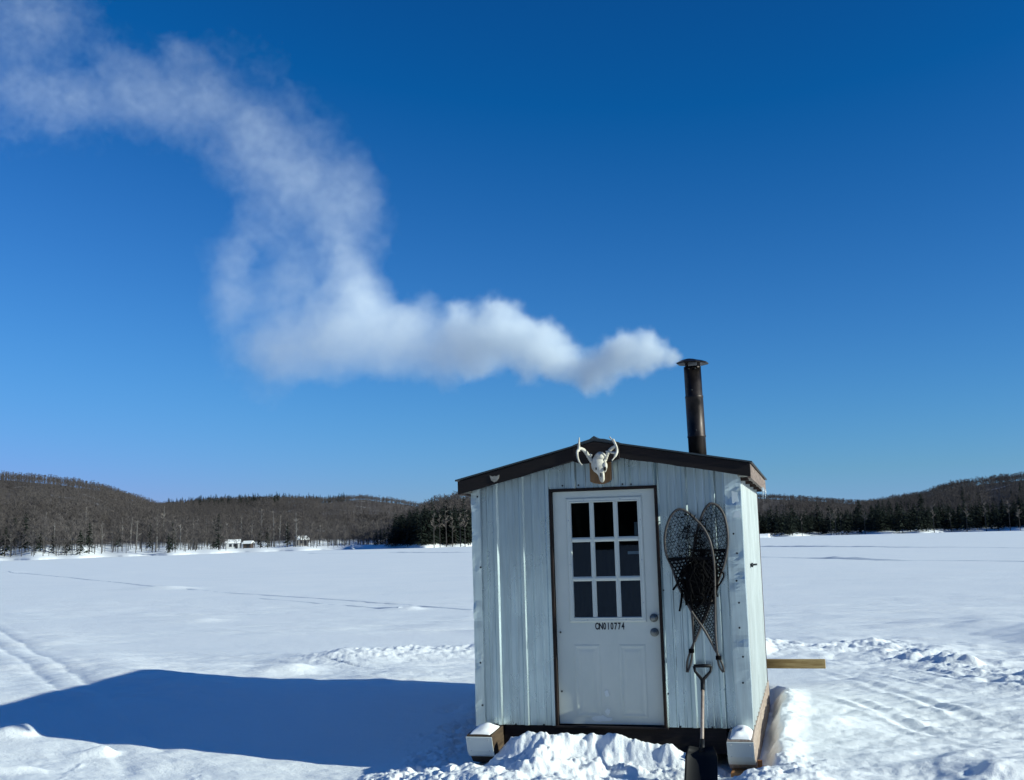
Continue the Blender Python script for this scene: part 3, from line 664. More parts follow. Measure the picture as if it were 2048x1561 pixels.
# sawn knot showing on the left board
kp = onY(989, 957, YF-.003); mb = MB()
mb.prism([(kp[0]+a*.045, kp[2]+b*.036) for a, b in ((-1, .75), (-.4, .45), (0, .6), (.4, .5), (1, .85), (.9, 0), (.45, -.75), (-.1, -1), (-.7, -.5))], YF-.004, YF+.002); mb.build('bare_patch', M['knot'] if 'knot' in M else M['soffit'], hut)
# eaves along the sides
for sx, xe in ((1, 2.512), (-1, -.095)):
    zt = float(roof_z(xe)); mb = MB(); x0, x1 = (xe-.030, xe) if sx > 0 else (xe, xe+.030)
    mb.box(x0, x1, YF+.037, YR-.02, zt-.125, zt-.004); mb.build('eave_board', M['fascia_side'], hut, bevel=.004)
    xi = W if sx > 0 else 0
    mb = MB()
    for k in range(8):
        ya = YF+.04+k*(YR-YF-.07)/8; mb.box(min(xi, xe-.03*sx), max(xi, xe-.03*sx), ya, ya+(YR-YF-.07)/8-.006, zt-.105, zt-.088)
    mb.build('soffit', M['soffit'], hut)
    for k in range(5):
        mb = MB(); ya = .12+k*.7; mb.box(min(xi, xe-.032*sx), max(xi, xe-.032*sx), ya, ya+.038, zt-.135, zt-.106); mb.build('rafter_end', M['brace'], hut)
M['ice'] = Mat('icicle_ice', (.85, .92, .97), .12, spec=.5).set('Transmission Weight', .7).set('IOR', 1.31).m
for (y, L, r_) in ((2.10, .13, .012), (2.18, .09, .009), (2.75, .10, .010), (2.9, .07, .009), (2.4, .05, .008)):
    mb = MB(); mb.tube([(2.518, y, 2.425), (2.519, y, 2.425-L*.4), (2.518, y+.003, 2.425-L)], [r_, r_*.65, .001], 8); mb.build('icicle', M['ice'], hut, True)
mb = MB(); mb.box(W+.0, W+.02, D-.09, D+.012, ZB, 2.40); mb.build('corner_board', M['brace'], hut)

# ---- stovepipe
M['pipe'] = Mat('sooty_pipe', (.018, .014, .014), .34, .75); _n = M['pipe'].noise(9, 5, .65, (1, 1, .6))
M['pipe'].to('Base Color', M['pipe'].ramp(_n, [(.35, (.010, .009, .010)), (.7, (.050, .040, .038))])); M['pipe'].to('Roughness', M['pipe'].ramp(_n, [(.3, .28), (.75, .6)])); M['pipe'] = M['pipe'].m
cx0, cx1 = 1.998, 1.986; zc0, zc1 = 2.60, 3.48
def cxat(z): return cx0+(cx1-cx0)*(z-zc0)/(zc1-zc0)
mb = MB(); r0 = .083; zz = [2.56, 2.855, 2.86, 2.875, 2.88, 3.23, 3.235, 3.25, 3.255, 3.530]; rr = [r0, r0, r0+.004, r0+.004, r0+.001, r0+.001, r0+.003, r0+.003, r0-.002, r0-.002]
mb.tube([(cxat(z), CHY_H, z) for z in zz], rr, 32); pipe = mb.build('stovepipe', M['pipe'], hut, True); pipe.data.polygons.foreach_set('use_smooth', [len(p.vertices) == 4 for p in pipe.data.polygons])
mb = MB(); mb.tube([(cxat(2.60), CHY_H, 2.60), (cxat(2.6), CHY_H, 2.68)], [.15, .088], 24); mb.build('roof_flashing', M['tin_dark'], pipe, True)
mb = MB(); ct = cxat(3.53)+.004; n = 8
def ring(r, z, tx=0.0): return [(ct+r*math.cos(2*PI*k/n+.3), CHY_H+r*math.sin(2*PI*k/n+.3), z+tx*math.cos(2*PI*k/n+.3)) for k in range(n)]
mb.loft([ring(.148, 3.556, -.004), ring(.156, 3.568, -.004), ring(.100, 3.592, -.008), ring(.050, 3.604, -.008), ring(.008, 3.607)]); mb.build('rain_cap', M['pipe'], pipe, bevel=.002)
for k in range(4):
    a = PI/4+k*PI/2; mb = MB(); mb.box(-.012, .012, -.002, .002, 0, .055); o = mb.build('cap_strut', M['pipe'], pipe); o.location = (ct+.080*math.cos(a), CHY_H+.080*math.sin(a), 3.516); o.rotation_euler = (0, 0, a+PI/2)
for (a, z) in ((-1.9, 3.505), (-1.2, 3.505), (-1.5, 2.92), (-1.7, 3.30)):
    mb = MB(); mb.ball((cxat(z)+(r0+.002)*math.cos(a), CHY_H+(r0+.002)*math.sin(a), z), .008, 8, 5); mb.build('rivet', M['screw'], pipe, True)

# ---- skids with white front plates
M['plate'] = Mat('white_plastic_plate', (.66, .70, .66), .38, spec=.5).m
def skid(x0, x1, tip, shoe):
    prof2 = [(D+.05, .335), (D+.10, .30), (D+.10, .02), (.12, .0), (-.08, .018), (tip+.19, .045), (tip+.13, .100), (tip+.058, .168), (tip+.012, .288), (tip+.016, .300), (.008, .322)]
    mb = MB(); mb.prism_x(prof2, x0, x1); s_ = mb.build('skid', M['skid'] if shoe else M['skid_worn'], hut, bevel=.004)
    pp = [(tip+.125, .092 if shoe else .108), (tip+.085, .125), (tip+.050, .165), (tip+.002, .287)]; V = []; F = []
    for (y, z) in pp:
        for x in (x0-.002, x1+.002): V += [(x, y, z), (x, y-.006, z-.004)]
    for i in range(3):
        b = i*4; F += [(b, b+4, b+6, b+2), (b+1, b+3, b+7, b+5), (b, b+1, b+5, b+4), (b+2, b+6, b+7, b+3)]
    F += [(0, 2, 3, 1), (12, 13, 15, 14)]
    m2 = MB(); m2.add(V, F); pl = m2.build('front_plate', M['plate'], s_)
    for (u, z, y) in ((.14, .262, tip+.008), (.86, .262, tip+.008), (.14, .165, tip+.052), (.86, .165, tip+.052)):
        m3 = MB(); m3.ball((x0+(x1-x0)*u, y-.008, z), .0055, 8, 5); m3.build('screw', M['rivet'], pl, True)
    # snow resting on the tip
    zc_ = .317
    m4 = MB(); rs_ = np.random.RandomState(int(x0*10)+3); n1_, n2_ = 16, 16; V = []
    for i in range(n1_+1):
        for j in range(n2_+1):
            u, v = i/n1_, j/n2_; x = x0+.015+(x1-x0-.03)*u; y = (tip+.018)+(-.04-(tip+.018))*v
            e = (math.sin(PI*u)**.6)*(math.sin(PI*min(1, v*.93+.05))**.6); hh = e*(.012+(.075 if shoe else .05)*v**.8)*(.75+.5*float(vnoise(np.array(x*14), np.array(y*14), 6)))
            V.append((x, y, .302+.020*v+hh-(.01 if e < .05 else 0)))
    F = [(i*(n2_+1)+j, (i+1)*(n2_+1)+j, (i+1)*(n2_+1)+j+1, i*(n2_+1)+j+1) for i in range(n1_) for j in range(n2_)]
    m4.add(V, F); m4.build('snow_cap', M['snow_soft'], s_, True)
    if shoe:
        m5 = MB(); m5.prism_x([(-.34, .004), (-.34, .040), (-.02, .040), (-.02, -.02), (-.24, -.03)], x0+.015, x1+.10); m5.build('wooden_shoe', M['shoe'], s_, bevel=.005)
        m5 = MB(); m5.box(x1+.012, x1+.05, -.17, -.13, .036, .105); m5.build('wooden_peg', M['shoe'], s_, bevel=.004)
    return s_
M['skid_worn'] = wood('worn_dark_plank', (.035, .022, .015), (.13, .09, .055), (8, .6, 8))
M['rivet'] = Mat('zinc_rivet', (.45, .47, .5), .4, .8).m
M['knot'] = Mat('bare_wood_patch', (.30, .27, .25), .8).m
skid(.004, .232, -.38, False); skid(2.215, 2.425, -.38, True)
# long timber lashed across the back, poking out on the right
mb = MB(); mb.box(1.2, 3.045, D+.105, D+.15, .455, .555); mb.build('rear_beam', M['beam'], hut, bevel=.006)
mb = MB(); mb.box(1.6, 1.66, D+.0, D+.104, .30, .56); mb.box(2.25, 2.31, D+.0, D+.104, .30, .56); mb.build('beam_bracket', M['brace'], hut)

# ---- door
M['frost'] = Mat('frost', (.70, .74, .72), .8).m
M['door_paint'] = Mat('white_door_paint', (.60, .63, .57), .42, spec=.4); _n = M['door_paint'].noise(3, 4, .6, (1, 1, .6))
M['door_paint'].to('Base Color', M['door_paint'].ramp(_n, [(.3, (.56, .60, .545)), (.7, (.64, .665, .60))])); M['door_paint'] = M['door_paint'].m
x0, x1, zt = DJ; zb = .335
mb = MB(); mb.box(x0, x0+.020, -.028, .07, zb, zt); mb.box(x1-.022, x1, -.050, .07, zb, zt); mb.box(x0+.0202, x1-.0222, -.027, .07, zt-.022, zt); mb.build('door_frame', M['jamb'], hut, bevel=.002)
mb = MB(); mb.box(x0-.01, x1+.01, -.045, .07, zb-.018, zb-.001); mb.build('threshold', M['sill'], hut, bevel=.003)
dx0, dx1, dz0, dz1 = x0+.024, x1-.026, zb+.010, zt-.027
gx = [(.913, 1.076), (1.111, 1.276), (1.313, 1.483)]; gz_ = [(1.258, 1.572), (1.612, 1.916), (1.957, 2.262)]
gx = [(.912, 1.078), (1.118, 1.292), (1.333, 1.507)]
door = empty('door', (0, 0, 0)); door.parent = hut
Yd = .012                                        # face of the slab
ox0, ox1, oz0, oz1 = .905, 1.514, 1.250, 2.270   # glazed opening
def panel_piece(mb, a, b, c, d): mb.box(a, b, Yd, Yd+.04, c, d)
mb = MB(); panel_piece(mb, dx0, dx1, dz0, oz0); panel_piece(mb, dx0, dx1, oz1, dz1); panel_piece(mb, dx0, ox0, oz0, oz1); panel_piece(mb, ox1, dx1, oz0, oz1)
me_o = mb.build('slab', M['door_paint'], door); bmm = bmesh.new(); bmm.from_mesh(me_o.data); bmesh.ops.remove_doubles(bmm, verts=bmm.verts, dist=1e-5); bmm.to_mesh(me_o.data); bmm.free()
for (a, b) in ((.900, 1.128), (1.300, 1.528)):   # two embossed panels below
    c, d = .405, 1.020; mb = MB()
    R1 = [(a, c), (b, c), (b, d), (a, d)]
    def rg(k, y): return [(a+k, y, c+k), (b-k, y, c+k), (b-k, y, d-k), (a+k, y, d-k)]
    rings = [rg(-.004, Yd-.0003), rg(.008, Yd-.0035), rg(.016, Yd-.0035), rg(.028, Yd-.0006), rg(.040, Yd-.0006), rg(.062, Yd-.0035), rg(.075, Yd-.0038)]
    mb.loft(rings, cap=False); n = len(mb.v); mb.f.append((n-4, n-3, n-2, n-1)); mb.mi.append(0); mb.build('embossed_panel', M['door_paint'], door)
# window surround: bevelled frame, muntins, panes
fx0, fx1, fz0, fz1 = .868, 1.551, 1.216, 2.308
mb = MB()
def rgw(k, y): return [(fx0+k, y, fz0+k), (fx1-k, y, fz0+k), (fx1-k, y, fz1-k), (fx0+k, y, fz1-k)]
mb.loft([rgw(-.002, Yd-.0004), rgw(.004, Yd-.010), rgw(.012, Yd-.013), rgw(.028, Yd-.012), rgw(.034, Yd-.016), rgw(.041, Yd-.013), rgw(.044, Yd+.010)], cap=False); wf = mb.build('window_frame', M['door_paint'], door)
for (u, z) in ((1.03, fz1-.022), (1.36, fz1-.022), (.888, 2.11), (.888, 1.72), (1.531, 2.1), (1.531, 1.75), (1.531, 1.38), (1.03, fz0+.018), (1.37, fz0+.018)):
    mb = MB(); mb.ball((u, Yd-.013, z), (.0055, .003, .0055), 8, 5); mb.build('screw_plug', M['plug'] if 'plug' in M else M['rivet'], wf, True)
for (a, b) in ((gx[0][1], gx[1][0]), (gx[1][1], gx[2][0])):
    mb = MB(); mb.prism_x([(Yd+.004, 0), (Yd-.012, 0), (Yd-.012, 1), (Yd+.004, 1)], 0, 1); mb.v = []; mb.f = []; mb.mi = []
    m_ = (a+b)/2; h_ = (b-a)/2; z0, z1 = fz0+.043, fz1-.043
    mb.add([(m_-h_, Yd+.008, z0), (m_-h_, Yd-.004, z0), (m_-h_*.35, Yd-.013, z0), (m_+h_*.35, Yd-.013, z0), (m_+h_, Yd-.004, z0), (m_+h_, Yd+.008, z0),
            (m_-h_, Yd+.008, z1), (m_-h_, Yd-.004, z1), (m_-h_*.35, Yd-.013, z1), (m_+h_*.35, Yd-.013, z1), (m_+h_, Yd-.004, z1), (m_+h_, Yd+.008, z1)],
           [(i, (i+1) % 6, (i+1) % 6+6, i+6) for i in range(6)]); mb.build('muntin', M['door_paint'], wf)
for (a, b) in ((gz_[0][1], gz_[1][0]), (gz_[1][1], gz_[2][0])):
    m_ = (a+b)/2; h_ = (b-a)/2; X0, X1 = fx0+.043, fx1-.043; mb = MB()
    mb.add([(X, Yd+q, m_+s_*h_) for X in (X0, X1) for q, s_ in ((.0075, -1), (-.0035, -1), (-.0122, -.35), (-.0122, .35), (-.0035, 1), (.0075, 1))],
           [(i, (i+1) % 6, (i+1) % 6+6, i+6) for i in range(6)]); mb.build('muntin', M['door_paint'], wf)
gl = bpy.data.materials.new('window_glass'); gl.use_nodes = True; t = gl.node_tree; t.nodes.clear()
o_ = t.nodes.new('ShaderNodeOutputMaterial'); tr = t.nodes.new('ShaderNodeBsdfTransparent'); gs = t.nodes.new('ShaderNodeBsdfGlossy'); mx = t.nodes.new('ShaderNodeMixShader'); fr = t.nodes.new('ShaderNodeFresnel')
fr.inputs[0].default_value = 1.52; tr.inputs[0].default_value = (.35, .42, .48, 1); gs.inputs['Roughness'].default_value = .015; gs.inputs['Color'].default_value = (.30, .42, .62, 1)
t.links.new(fr.outputs[0], mx.inputs[0]); t.links.new(tr.outputs[0], mx.inputs[1]); t.links.new(gs.outputs[0], mx.inputs[2]); t.links.new(mx.outputs[0], o_.inputs[0]); M['glass'] = gl
for i, (a, b) in enumerate(gx):
    for j, (c, d) in enumerate(gz_):
        mb = MB(); e = .003; dy = .0006*((i*7+j*5) % 3); mb.add([(a-e, Yd+.006+dy, c-e), (b+e, Yd+.006, c-e), (b+e, Yd+.006-dy, d+e), (a-e, Yd+.006, d+e)], [(0, 1, 2, 3)]); mb.build('window_pane', gl, wf)
# knob and deadbolt
M['nickel'] = Mat('brushed_nickel', (.20, .21, .20), .42, .85).m
def knob(z, R_, kn):
    mb = MB(); c = (1.613, Yd, z); L = [(0, R_), (-.006, R_), (-.010, R_*.8)]
    pr = [(c[0], c[1]+y, z) for y, _ in L]; mb.tube(pr, [r for _, r in L], 24)
    if kn: mb.tube([(c[0], Yd-.010, z), (c[0], Yd-.030, z), (c[0], Yd-.036, z), (c[0], Yd-.050, z), (c[0], Yd-.058, z)], [.012, .013, .026, .028, .016], 24)
    else: mb.tube([(c[0], Yd-.010, z), (c[0], Yd-.020, z), (c[0], Yd-.023, z)], [.021, .019, .012], 24)
    return mb.build('door_knob' if kn else 'deadbolt', M['nickel'], door, True)
knob(1.248, .036, True); knob(1.125, .037, False)
mb = MB(); mb.box(1.6105, 1.6155, Yd-.0245, Yd-.0228, 1.117, 1.133); mb.build('keyhole', M['screw'], door)
# wind-blown snow stuck to the foot of the door
rs_ = np.random.RandomState(8)
for (px, py, w_, h_) in ((1203, 1438, 20, 7), (1216, 1424, 6, 7), (1214, 1388, 5, 8)):
    P_ = []
    for k in range(22):
        a_ = 2*PI*k/22; q = .65+.5*rs_.rand(); u = onY(px+w_*q*math.cos(a_), py+h_*q*math.sin(a_), Yd); P_.append((float(u[0]), max(float(u[2]), .350)))
    mb = MB(); mb.prism(P_, Yd-.0030-.0007*(int(px) % 5), Yd-.0006); mb.build('stuck_snow', M['frost'], door)
# registration lettering
ink = Mat('black_vinyl', (.008, .01, .015), .5).m; fx_ = 1.094
for i, chx in enumerate('ON010774'):
    cu = bpy.data.curves.new('letter', 'FONT'); cu.body = chx; cu.size = .080; cu.extrude = .0006; cu.offset = .0025; cu.align_x = 'CENTER'
    tmp_o = bpy.data.objects.new('letter', cu); COL.objects.link(tmp_o); bpy.context.view_layer.update()
    me = bpy.data.meshes.new_from_object(tmp_o.evaluated_get(bpy.context.evaluated_depsgraph_get())); bpy.data.objects.remove(tmp_o)
    me.materials.clear(); me.materials.append(ink); o = link_mesh('letter', me, door); o.rotation_euler = (PI/2, 0, 0); o.scale = (.62, 1, 1)
    o.location = (fx_+.0185+i*.0325, Yd-.0016, 1.1535)
# inside: bare boards and two pale pieces behind the panes
mb = MB(); mb.box(.03, W-.03, .09, .10, ZB, 2.3); inn = mb
M['inside'] = wood('inside_boards', (.10, .06, .05), (.20, .13, .10), (4, 4, .7)); V = []
mb = MB(); mb.box(.04, W-.04, D-.10, D-.06, ZB, 2.42); mb.box(.04, .07, .08, D-.11, ZB, 2.38); mb.box(W-.07, W-.04, .08, D-.11, ZB, 2.38); mb.box(.08, W-.08, .08, D-.12, 2.36, 2.385); mb.build('interior_lining', M['inside'], hut)
mb = MB(); mb.box(1.40, 1.507, .060, .062, 1.80, 1.825); mb.build('pale_strip', M['plate'], hut)  # small pale strip just behind the right-hand pane
mb = MB(); mb.box(1.468, 1.50, .05, .10, 1.965, 2.08); mb.build('shelf_jar', M['plate'], hut)

# ------------------------------------------------------------------ deer skull on its plaque
def crop4(u, v): return 1130+u/13.01, 860+v/13.01
def S4(u, v, Y): return Vector(onY(*crop4(u, v), Y))
skl = empty('mounted_deer_skull', (1.19, 0, 2.42)); tag(skl, 'bleached deer skull with antlers mounted on a wooden plaque above the door', 'skull mount')
SO = Vector((1.19, 0, 2.42))
def loc(p): return tuple(Vector(p)-SO)
M['plaque'] = wood('varnished_plaque', (.14, .075, .035), (.30, .17, .075), (8, 8, .8), .4)
zt = 2.685; b = [onY(*crop4(u, v), -.05) for u, v in ((650, 1350), (750, 1392), (870, 1412), (1000, 1410), (1120, 1365), (1215, 1290))]
pl = [(float(b[0][0])-.001, zt)]+[(float(q[0]), float(q[2])) for q in b]+[(float(b[-1][0])+.001, zt)]
mb = MB(); mb.prism([(x-SO.x, z-SO.z) for x, z in pl], -.050, -.021); mb.build('plaque', M['plaque'], skl, bevel=.006)
bn = Mat('bleached_bone', (.74, .70, .62), .6, spec=.3); bn.to('Base Color', bn.ramp(bn.noise(22, 5, .6), [(.3, (.36, .34, .29)), (.62, (.66, .62, .53))])); bn.bump(bn.noise(60, 3), .4, .003); M['bone'] = bn.m
def oval(c, rx, rz_, ry, nrm, n=18, flat=1.0):
    nrm = Vector(nrm).normalized(); a = Vector((1, 0, 0)); a = (a-nrm*a.dot(nrm)).normalized(); bb = nrm.cross(a); R_ = []
    for k in range(n):
        t_ = 2*PI*k/n; R_.append(Vector(c)+a*(rx*math.cos(t_))+bb*(ry*math.sin(t_)*(1.0 if math.sin(t_) > 0 else flat)))
    return R_
rows = [(905,610,.012,-.19,.02),(900,650,.036,-.185,.036),(890,720,.048,-.175,.045),(870,800,.054,-.18,.045),(865,880,.064,-.185,.042),(880,960,.064,-.19,.040),(905,1030,.056,-.195,.036),
        (925,1090,.042,-.195,.034),(940,1150,.030,-.19,.030),(955,1220,.026,-.185,.026),(965,1290,.024,-.18,.022),(970,1345,.016,-.18,.016),(972,1372,.006,-.18,.008)]
rings = []
pc = [S4(u, v, y) for u, v, w_, y, d_ in rows]
for i, (u, v, w_, y, d_) in enumerate(rows):
    tdir = pc[min(i+1, len(pc)-1)]-pc[max(i-1, 0)]; rings.append([loc(p) for p in oval(pc[i], w_, 0, d_, tdir)])
mb = MB(); mb.loft(rings); 
for s_, uu in ((1, 1045), (-1, 790)):              # brow ridges / cheek arches
    c = S4(uu, 930, -.205); mb.ball(loc(c), (.020, .020, .034), 10, 7)
    mb.tube([loc(S4(uu, 860, -.20)), loc(S4(uu+22*s_, 960, -.205)), loc(S4(uu+5*s_, 1060, -.205)), loc(S4(940+40*s_, 1130, -.20))], [.012, .013, .011, .009], 8)
for s_ in (-1, 1): mb.tube([loc(S4(955+28*s_, 1110, -.215)), loc(S4(965+22*s_, 1240, -.212)), loc(S4(970+8*s_, 1350, -.20))], [.008, .009, .006], 8)
for uu, vv in ((700, 830), (1035, 815)): mb.tube([loc(S4(uu+(885-uu)*.45, vv-15, -.18)), loc(S4(uu, vv, -.185)), loc(S4(uu-(885-uu)*.06, vv-45, -.19))], [.026, .020, .019], 10)
mb.ball(loc(S4(915, 690, -.19)), (.044, .040, .040), 14, 9)
sk = mb.build('skull', M['bone'], skl, True)
M['socket'] = Mat('hollow_shade', (.012, .010, .008), .95).m  # near-black balls paint the shade inside the eye and nose hollows
mb = MB(); mb.ball(loc(S4(1040, 1015, -.224)), (.012, .010, .018), 12, 8); mb.build('eye_socket', M['socket'], sk, True)
mb = MB(); mb.ball(loc(S4(815, 1010, -.222)), (.009, .009, .015), 12, 8); mb.build('eye_socket', M['socket'], sk, True)
mb = MB(); mb.ball(loc(S4(930, 1165, -.222)), (.006, .006, .022), 10, 7); mb.build('nose_hollow', M['socket'], sk, True)
def spl(P, n=6):
    P = [Vector(p) for p in P]; out = []
    for i in range(len(P)-1):
        p0, p1, p2, p3 = P[max(i-1, 0)], P[i], P[i+1], P[min(i+2, len(P)-1)]
        for k in range(n):
            t_ = k/n; out.append(.5*((2*p1)+(p2-p0)*t_+(2*p0-5*p1+4*p2-p3)*t_*t_+(3*p1-p0-3*p2+p3)*t_**3))
    out.append(P[-1]); return out
def beam(mb, pts, r0, r1):
    L = spl([loc(S4(u, v, y)) for u, v, y in pts]); n = len(L); mb.tube(L, [(r0+(r1-r0)*(k/(n-1))**1.2)*(1+.06*math.sin(k*1.9)) for k in range(n)], 10)
mb = MB(); beam(mb, [(700,830,-.185),(625,710,-.19),(545,590,-.20),(470,515,-.22),(390,490,-.25),(330,545,-.28),(318,640,-.31),(338,750,-.33),(380,850,-.34),(442,915,-.35)], .0185, .005)
beam(mb, [(345,560,-.27),(362,480,-.27),(362,380,-.27),(368,280,-.27),(372,200,-.28)], .0145, .0035)
beam(mb, [(640,700,-.19),(685,670,-.21),(660,630,-.225)], .013, .005); mb.build('antler', M['bone'], skl, True)
mb = MB(); beam(mb, [(1035,815,-.185),(1075,700,-.19),(1115,600,-.20),(1180,520,-.205),(1250,460,-.215),(1320,430,-.24)], .017, .013)
beam(mb, [(1158,185,-.22),(1235,280,-.235),(1300,380,-.25),(1345,480,-.27),(1352,580,-.29),(1320,670,-.31),(1265,745,-.325),(1218,800,-.33)], .0055, .006)
beam(mb, [(1250,245,-.24),(1310,380,-.25),(1345,480,-.27),(1350,590,-.29),(1300,700,-.31)], .010, .012)
beam(mb, [(1345,610,-.29),(1260,600,-.27),(1160,580,-.25),(1065,560,-.235)], .0125, .006)
beam(mb, [(1075,700,-.19),(1025,650,-.21),(962,580,-.22)], .012, .005); mb.build('antler', M['bone'], skl, True)
for (u, v) in ((765, 1355), (940, 1470)): pass

# ------------------------------------------------------------------ snowshoes crossed on the wall
A_pts = [(1433,1305),(1409.7,1262),(1386.6,1229),(1371,1200),(1358,1176),(1344,1136),(1333,1111),(1329.5,1087),(1331,1063),(1339,1038),(1351,1022),(1363.5,1019.5),(1376,1026),(1390,1038.5),(1405,1054.5),(1416,1073),(1422.5,1092),(1427,1118),(1429,1150),(1429.5,1185),(1430,1225),(1431,1268),(1434.5,1305)]
A_tail = [(1433.5,1303),(1437,1317),(1442,1332),(1447,1345)]
B_pts = [(1389,1284),(1396.9,1265),(1404.5,1247),(1414.8,1224),(1422.5,1202),(1432,1176),(1441,1149),(1448,1130),(1452.4,1112),(1455.4,1087),(1454.8,1063),(1451,1042),(1445,1025),(1435,1012),(1423,1007.6),(1416,1011),(1407,1024),(1399,1045),(1392,1072),(1387,1100),(1383,1130),(1381,1160),(1381.5,1190),(1383.5,1222),(1386,1252),(1387.5,1284)]
B_tail = [(1388,1284),(1383,1303),(1378,1325),(1374.5,1345)]
M['ash'] = wood('bent_ash_wood', (.030, .026, .024), (.115, .102, .095), (6, 6, 1.2), .5)
M['hide'] = Mat('blackened_rawhide', (.005, .005, .006), .9, spec=.12).m
M['leather'] = Mat('dark_leather', (.003, .003, .0035), .95, spec=.08).m
def inside(p, poly):
    x, y = p; c = False; n = len(poly)
    for i in range(n):
        x1, y1 = poly[i]; x2, y2 = poly[(i+1) % n]
        if (y1 > y) != (y2 > y) and x < (x2-x1)*(y-y1)/(y2-y1)+x1: c = not c
    return c
def clip_lines(poly, ang, step, lo, hi, jit, seed):
    """segments of parallel lines inside the outline, between heights lo..hi along the shoe"""
    rs_ = np.random.RandomState(seed); d = np.array([math.cos(ang), math.sin(ang)]); nn = np.array([-d[1], d[0]]); P = np.array(poly); c = P.mean(0); out = []
    ext = np.abs((P-c) @ nn).max(); k = -ext
    while k < ext:
        o = c+nn*(k+jit*rs_.normal()); ts = np.linspace(-.8, .8, 200); cur = []
        for t_ in ts:
            q = o+d*t_
            if lo < q[1] < hi and inside(q, poly): cur.append(q)
            elif cur:
                if len(cur) > 3: out.append((cur[0], cur[-1]))
                cur = []
        k += step
    return out
def snowshoe(pts, tail, Y, label, bars, strapz, seed):
    q0 = onY(*pts[11 if Y < -.06 else 14], Y); root = empty('snowshoe', (float(q0[0]), Y, float(q0[2]))); O = Vector((float(q0[0]), Y, float(q0[2])))
    tag(root, label, 'snowshoe', 'crossed snowshoes hanging by the door')
    W3 = [Vector(onY(x, y, Y)) for x, y in pts]; W3 = [Vector((p.x, Y-.006*math.sin(i*.9), p.z)) for i, p in enumerate(W3)]
    L = [p-O for p in spl(W3, 5)]; mb = MB(); mb.tube(L, .0105, 10)
    T3 = [Vector(onY(x, y, Y))-O for x, y in tail]
    for s_ in (-1, 1):
        mb.tube(spl([T3[0], T3[1]+Vector((s_*.009, 0, 0)), T3[2]+Vector((s_*.016, 0, 0)), T3[3]+Vector((s_*.004, 0, 0))], 4), .0085, 8)
    fr = mb.build('frame', M['ash'], root, True)
    mb = MB(); mb.tube([T3[1]+Vector((0, 0, .020)), T3[1]-Vector((0, 0, .012))], .024, 12); mb.build('tail_wrap', M['leather'], root, True)
    poly = [(p.x, p.z) for p in [Vector(v) for v in L]]
    zs = [p[1] for p in poly]; zmin, zmax = min(zs), max(zs)
    # crossbars
    for zb_ in bars:
        xs = []
        for i in range(len(poly)):
            (xa, za), (xb, zb2) = poly[i], poly[(i+1) % len(poly)]
            if (za-zb_)*(zb2-zb_) < 0: xs.append(xa+(xb-xa)*(zb_-za)/(zb2-za))
        if len(xs) >= 2: mb = MB(); mb.box(min(xs), max(xs), -.006, .006, zb_-.011, zb_+.011); mb.build('crossbar', M['hide'], root, bevel=.003)
    mb = MB(); hi_, lo_ = bars[0], bars[1]
    for ang in (0.0, PI/3, 2*PI/3):               # body webbing: coarse rawhide
        for a_, b_ in clip_lines(poly, ang+.12, .030, lo_, hi_, .003, seed): mb.tube([(a_[0], -.003, a_[1]), ((a_[0]+b_[0])/2, -.005, (a_[1]+b_[1])/2-.002), (b_[0], -.003, b_[1])], .0054, 5)
    mb.build('body_webbing', M['hide'], root)
    mb = MB()
    for ang in (.25, PI/3+.1, 2*PI/3+.1):          # finer toe and heel webbing
        for a_, b_ in clip_lines(poly, ang, .026, hi_, zmax, .004, seed+1): mb.tube([(a_[0], -.002, a_[1]), (b_[0], -.002, b_[1])], .0021, 4)
        pass
    mb.build('toe_webbing', M['hide'], root); mb = MB()
    for ang in (.25, PI/3+.1, 2*PI/3+.1):
        for a_, b_ in clip_lines(poly, ang, .022, zmin+.03, lo_, .003, seed+2): mb.tube([(a_[0], -.002, a_[1]), (b_[0], -.002, b_[1])], .0032, 4)
    mb.build('heel_webbing', M['hide'], root)
    # leather foot harness and loose lacing, bunched in the middle
    rs_ = np.random.RandomState(seed+5); mb = MB(); cz = strapz
    cxs = [p[0] for p in poly if abs(p[1]-cz) < .08]; cxm = (min(cxs)+max(cxs))/2
    for k in range(46):
        P_ = [(cxm+.052*rs_.normal(), -.012-.03*rs_.rand(), cz+.085*rs_.normal()) for j in range(4)]
        mb.tube(spl(P_, 4), .005+.007*rs_.rand(), 6)
    mb.add([(cxm-.05, -.012, cz-.12), (cxm+.05, -.013, cz-.11), (cxm+.06, -.016, cz+.06), (cxm-.055, -.016, cz+.07)], [(0, 1, 2, 3)])
    mb.build('foot_harness', M['leather'], root, True)
    # tufts of wool knotted on the toe webbing
    mb = MB()
    for k in range(90):
        xx = cxm-.045+.07*rs_.normal()*.6; zz_ = hi_+.02+(zmax-hi_)*.85*rs_.rand()
        if inside((xx, zz_), poly):
            e = rs_.normal(size=2)*.022; mb.tube([(xx, -.006, zz_), (xx+e[0]*.5, -.012, zz_+e[1]*.7), (xx+e[0], -.008, zz_+e[1])], [.0035, .0045, .001], 5)
    mb.build('lacing_tufts', M['leather'], root)
    return root, O
rB, OB = snowshoe(B_pts, B_tail, -.042, 'rear snowshoe of the crossed pair, toe pointing up to the right', [-.40, -.83], -.62, 21)
rA, OA = snowshoe(A_pts, A_tail, -.085, 'front snowshoe of the crossed pair, toe nearer the door and tail pointing lower right', [-.42, -.80], -.60, 11)
p0, p1 = onY(1364, 1186, -.1), onY(1359, 1223, -.1); mb = MB()
mb.tube([Vector(p0)-OA, (Vector(p0)+Vector(p1))/2-OA+Vector((.004, 0, 0)), Vector(p1)-OA], [.012, .011, .009], 6); mb.build('loose_strap', M['leather'], rA, True)
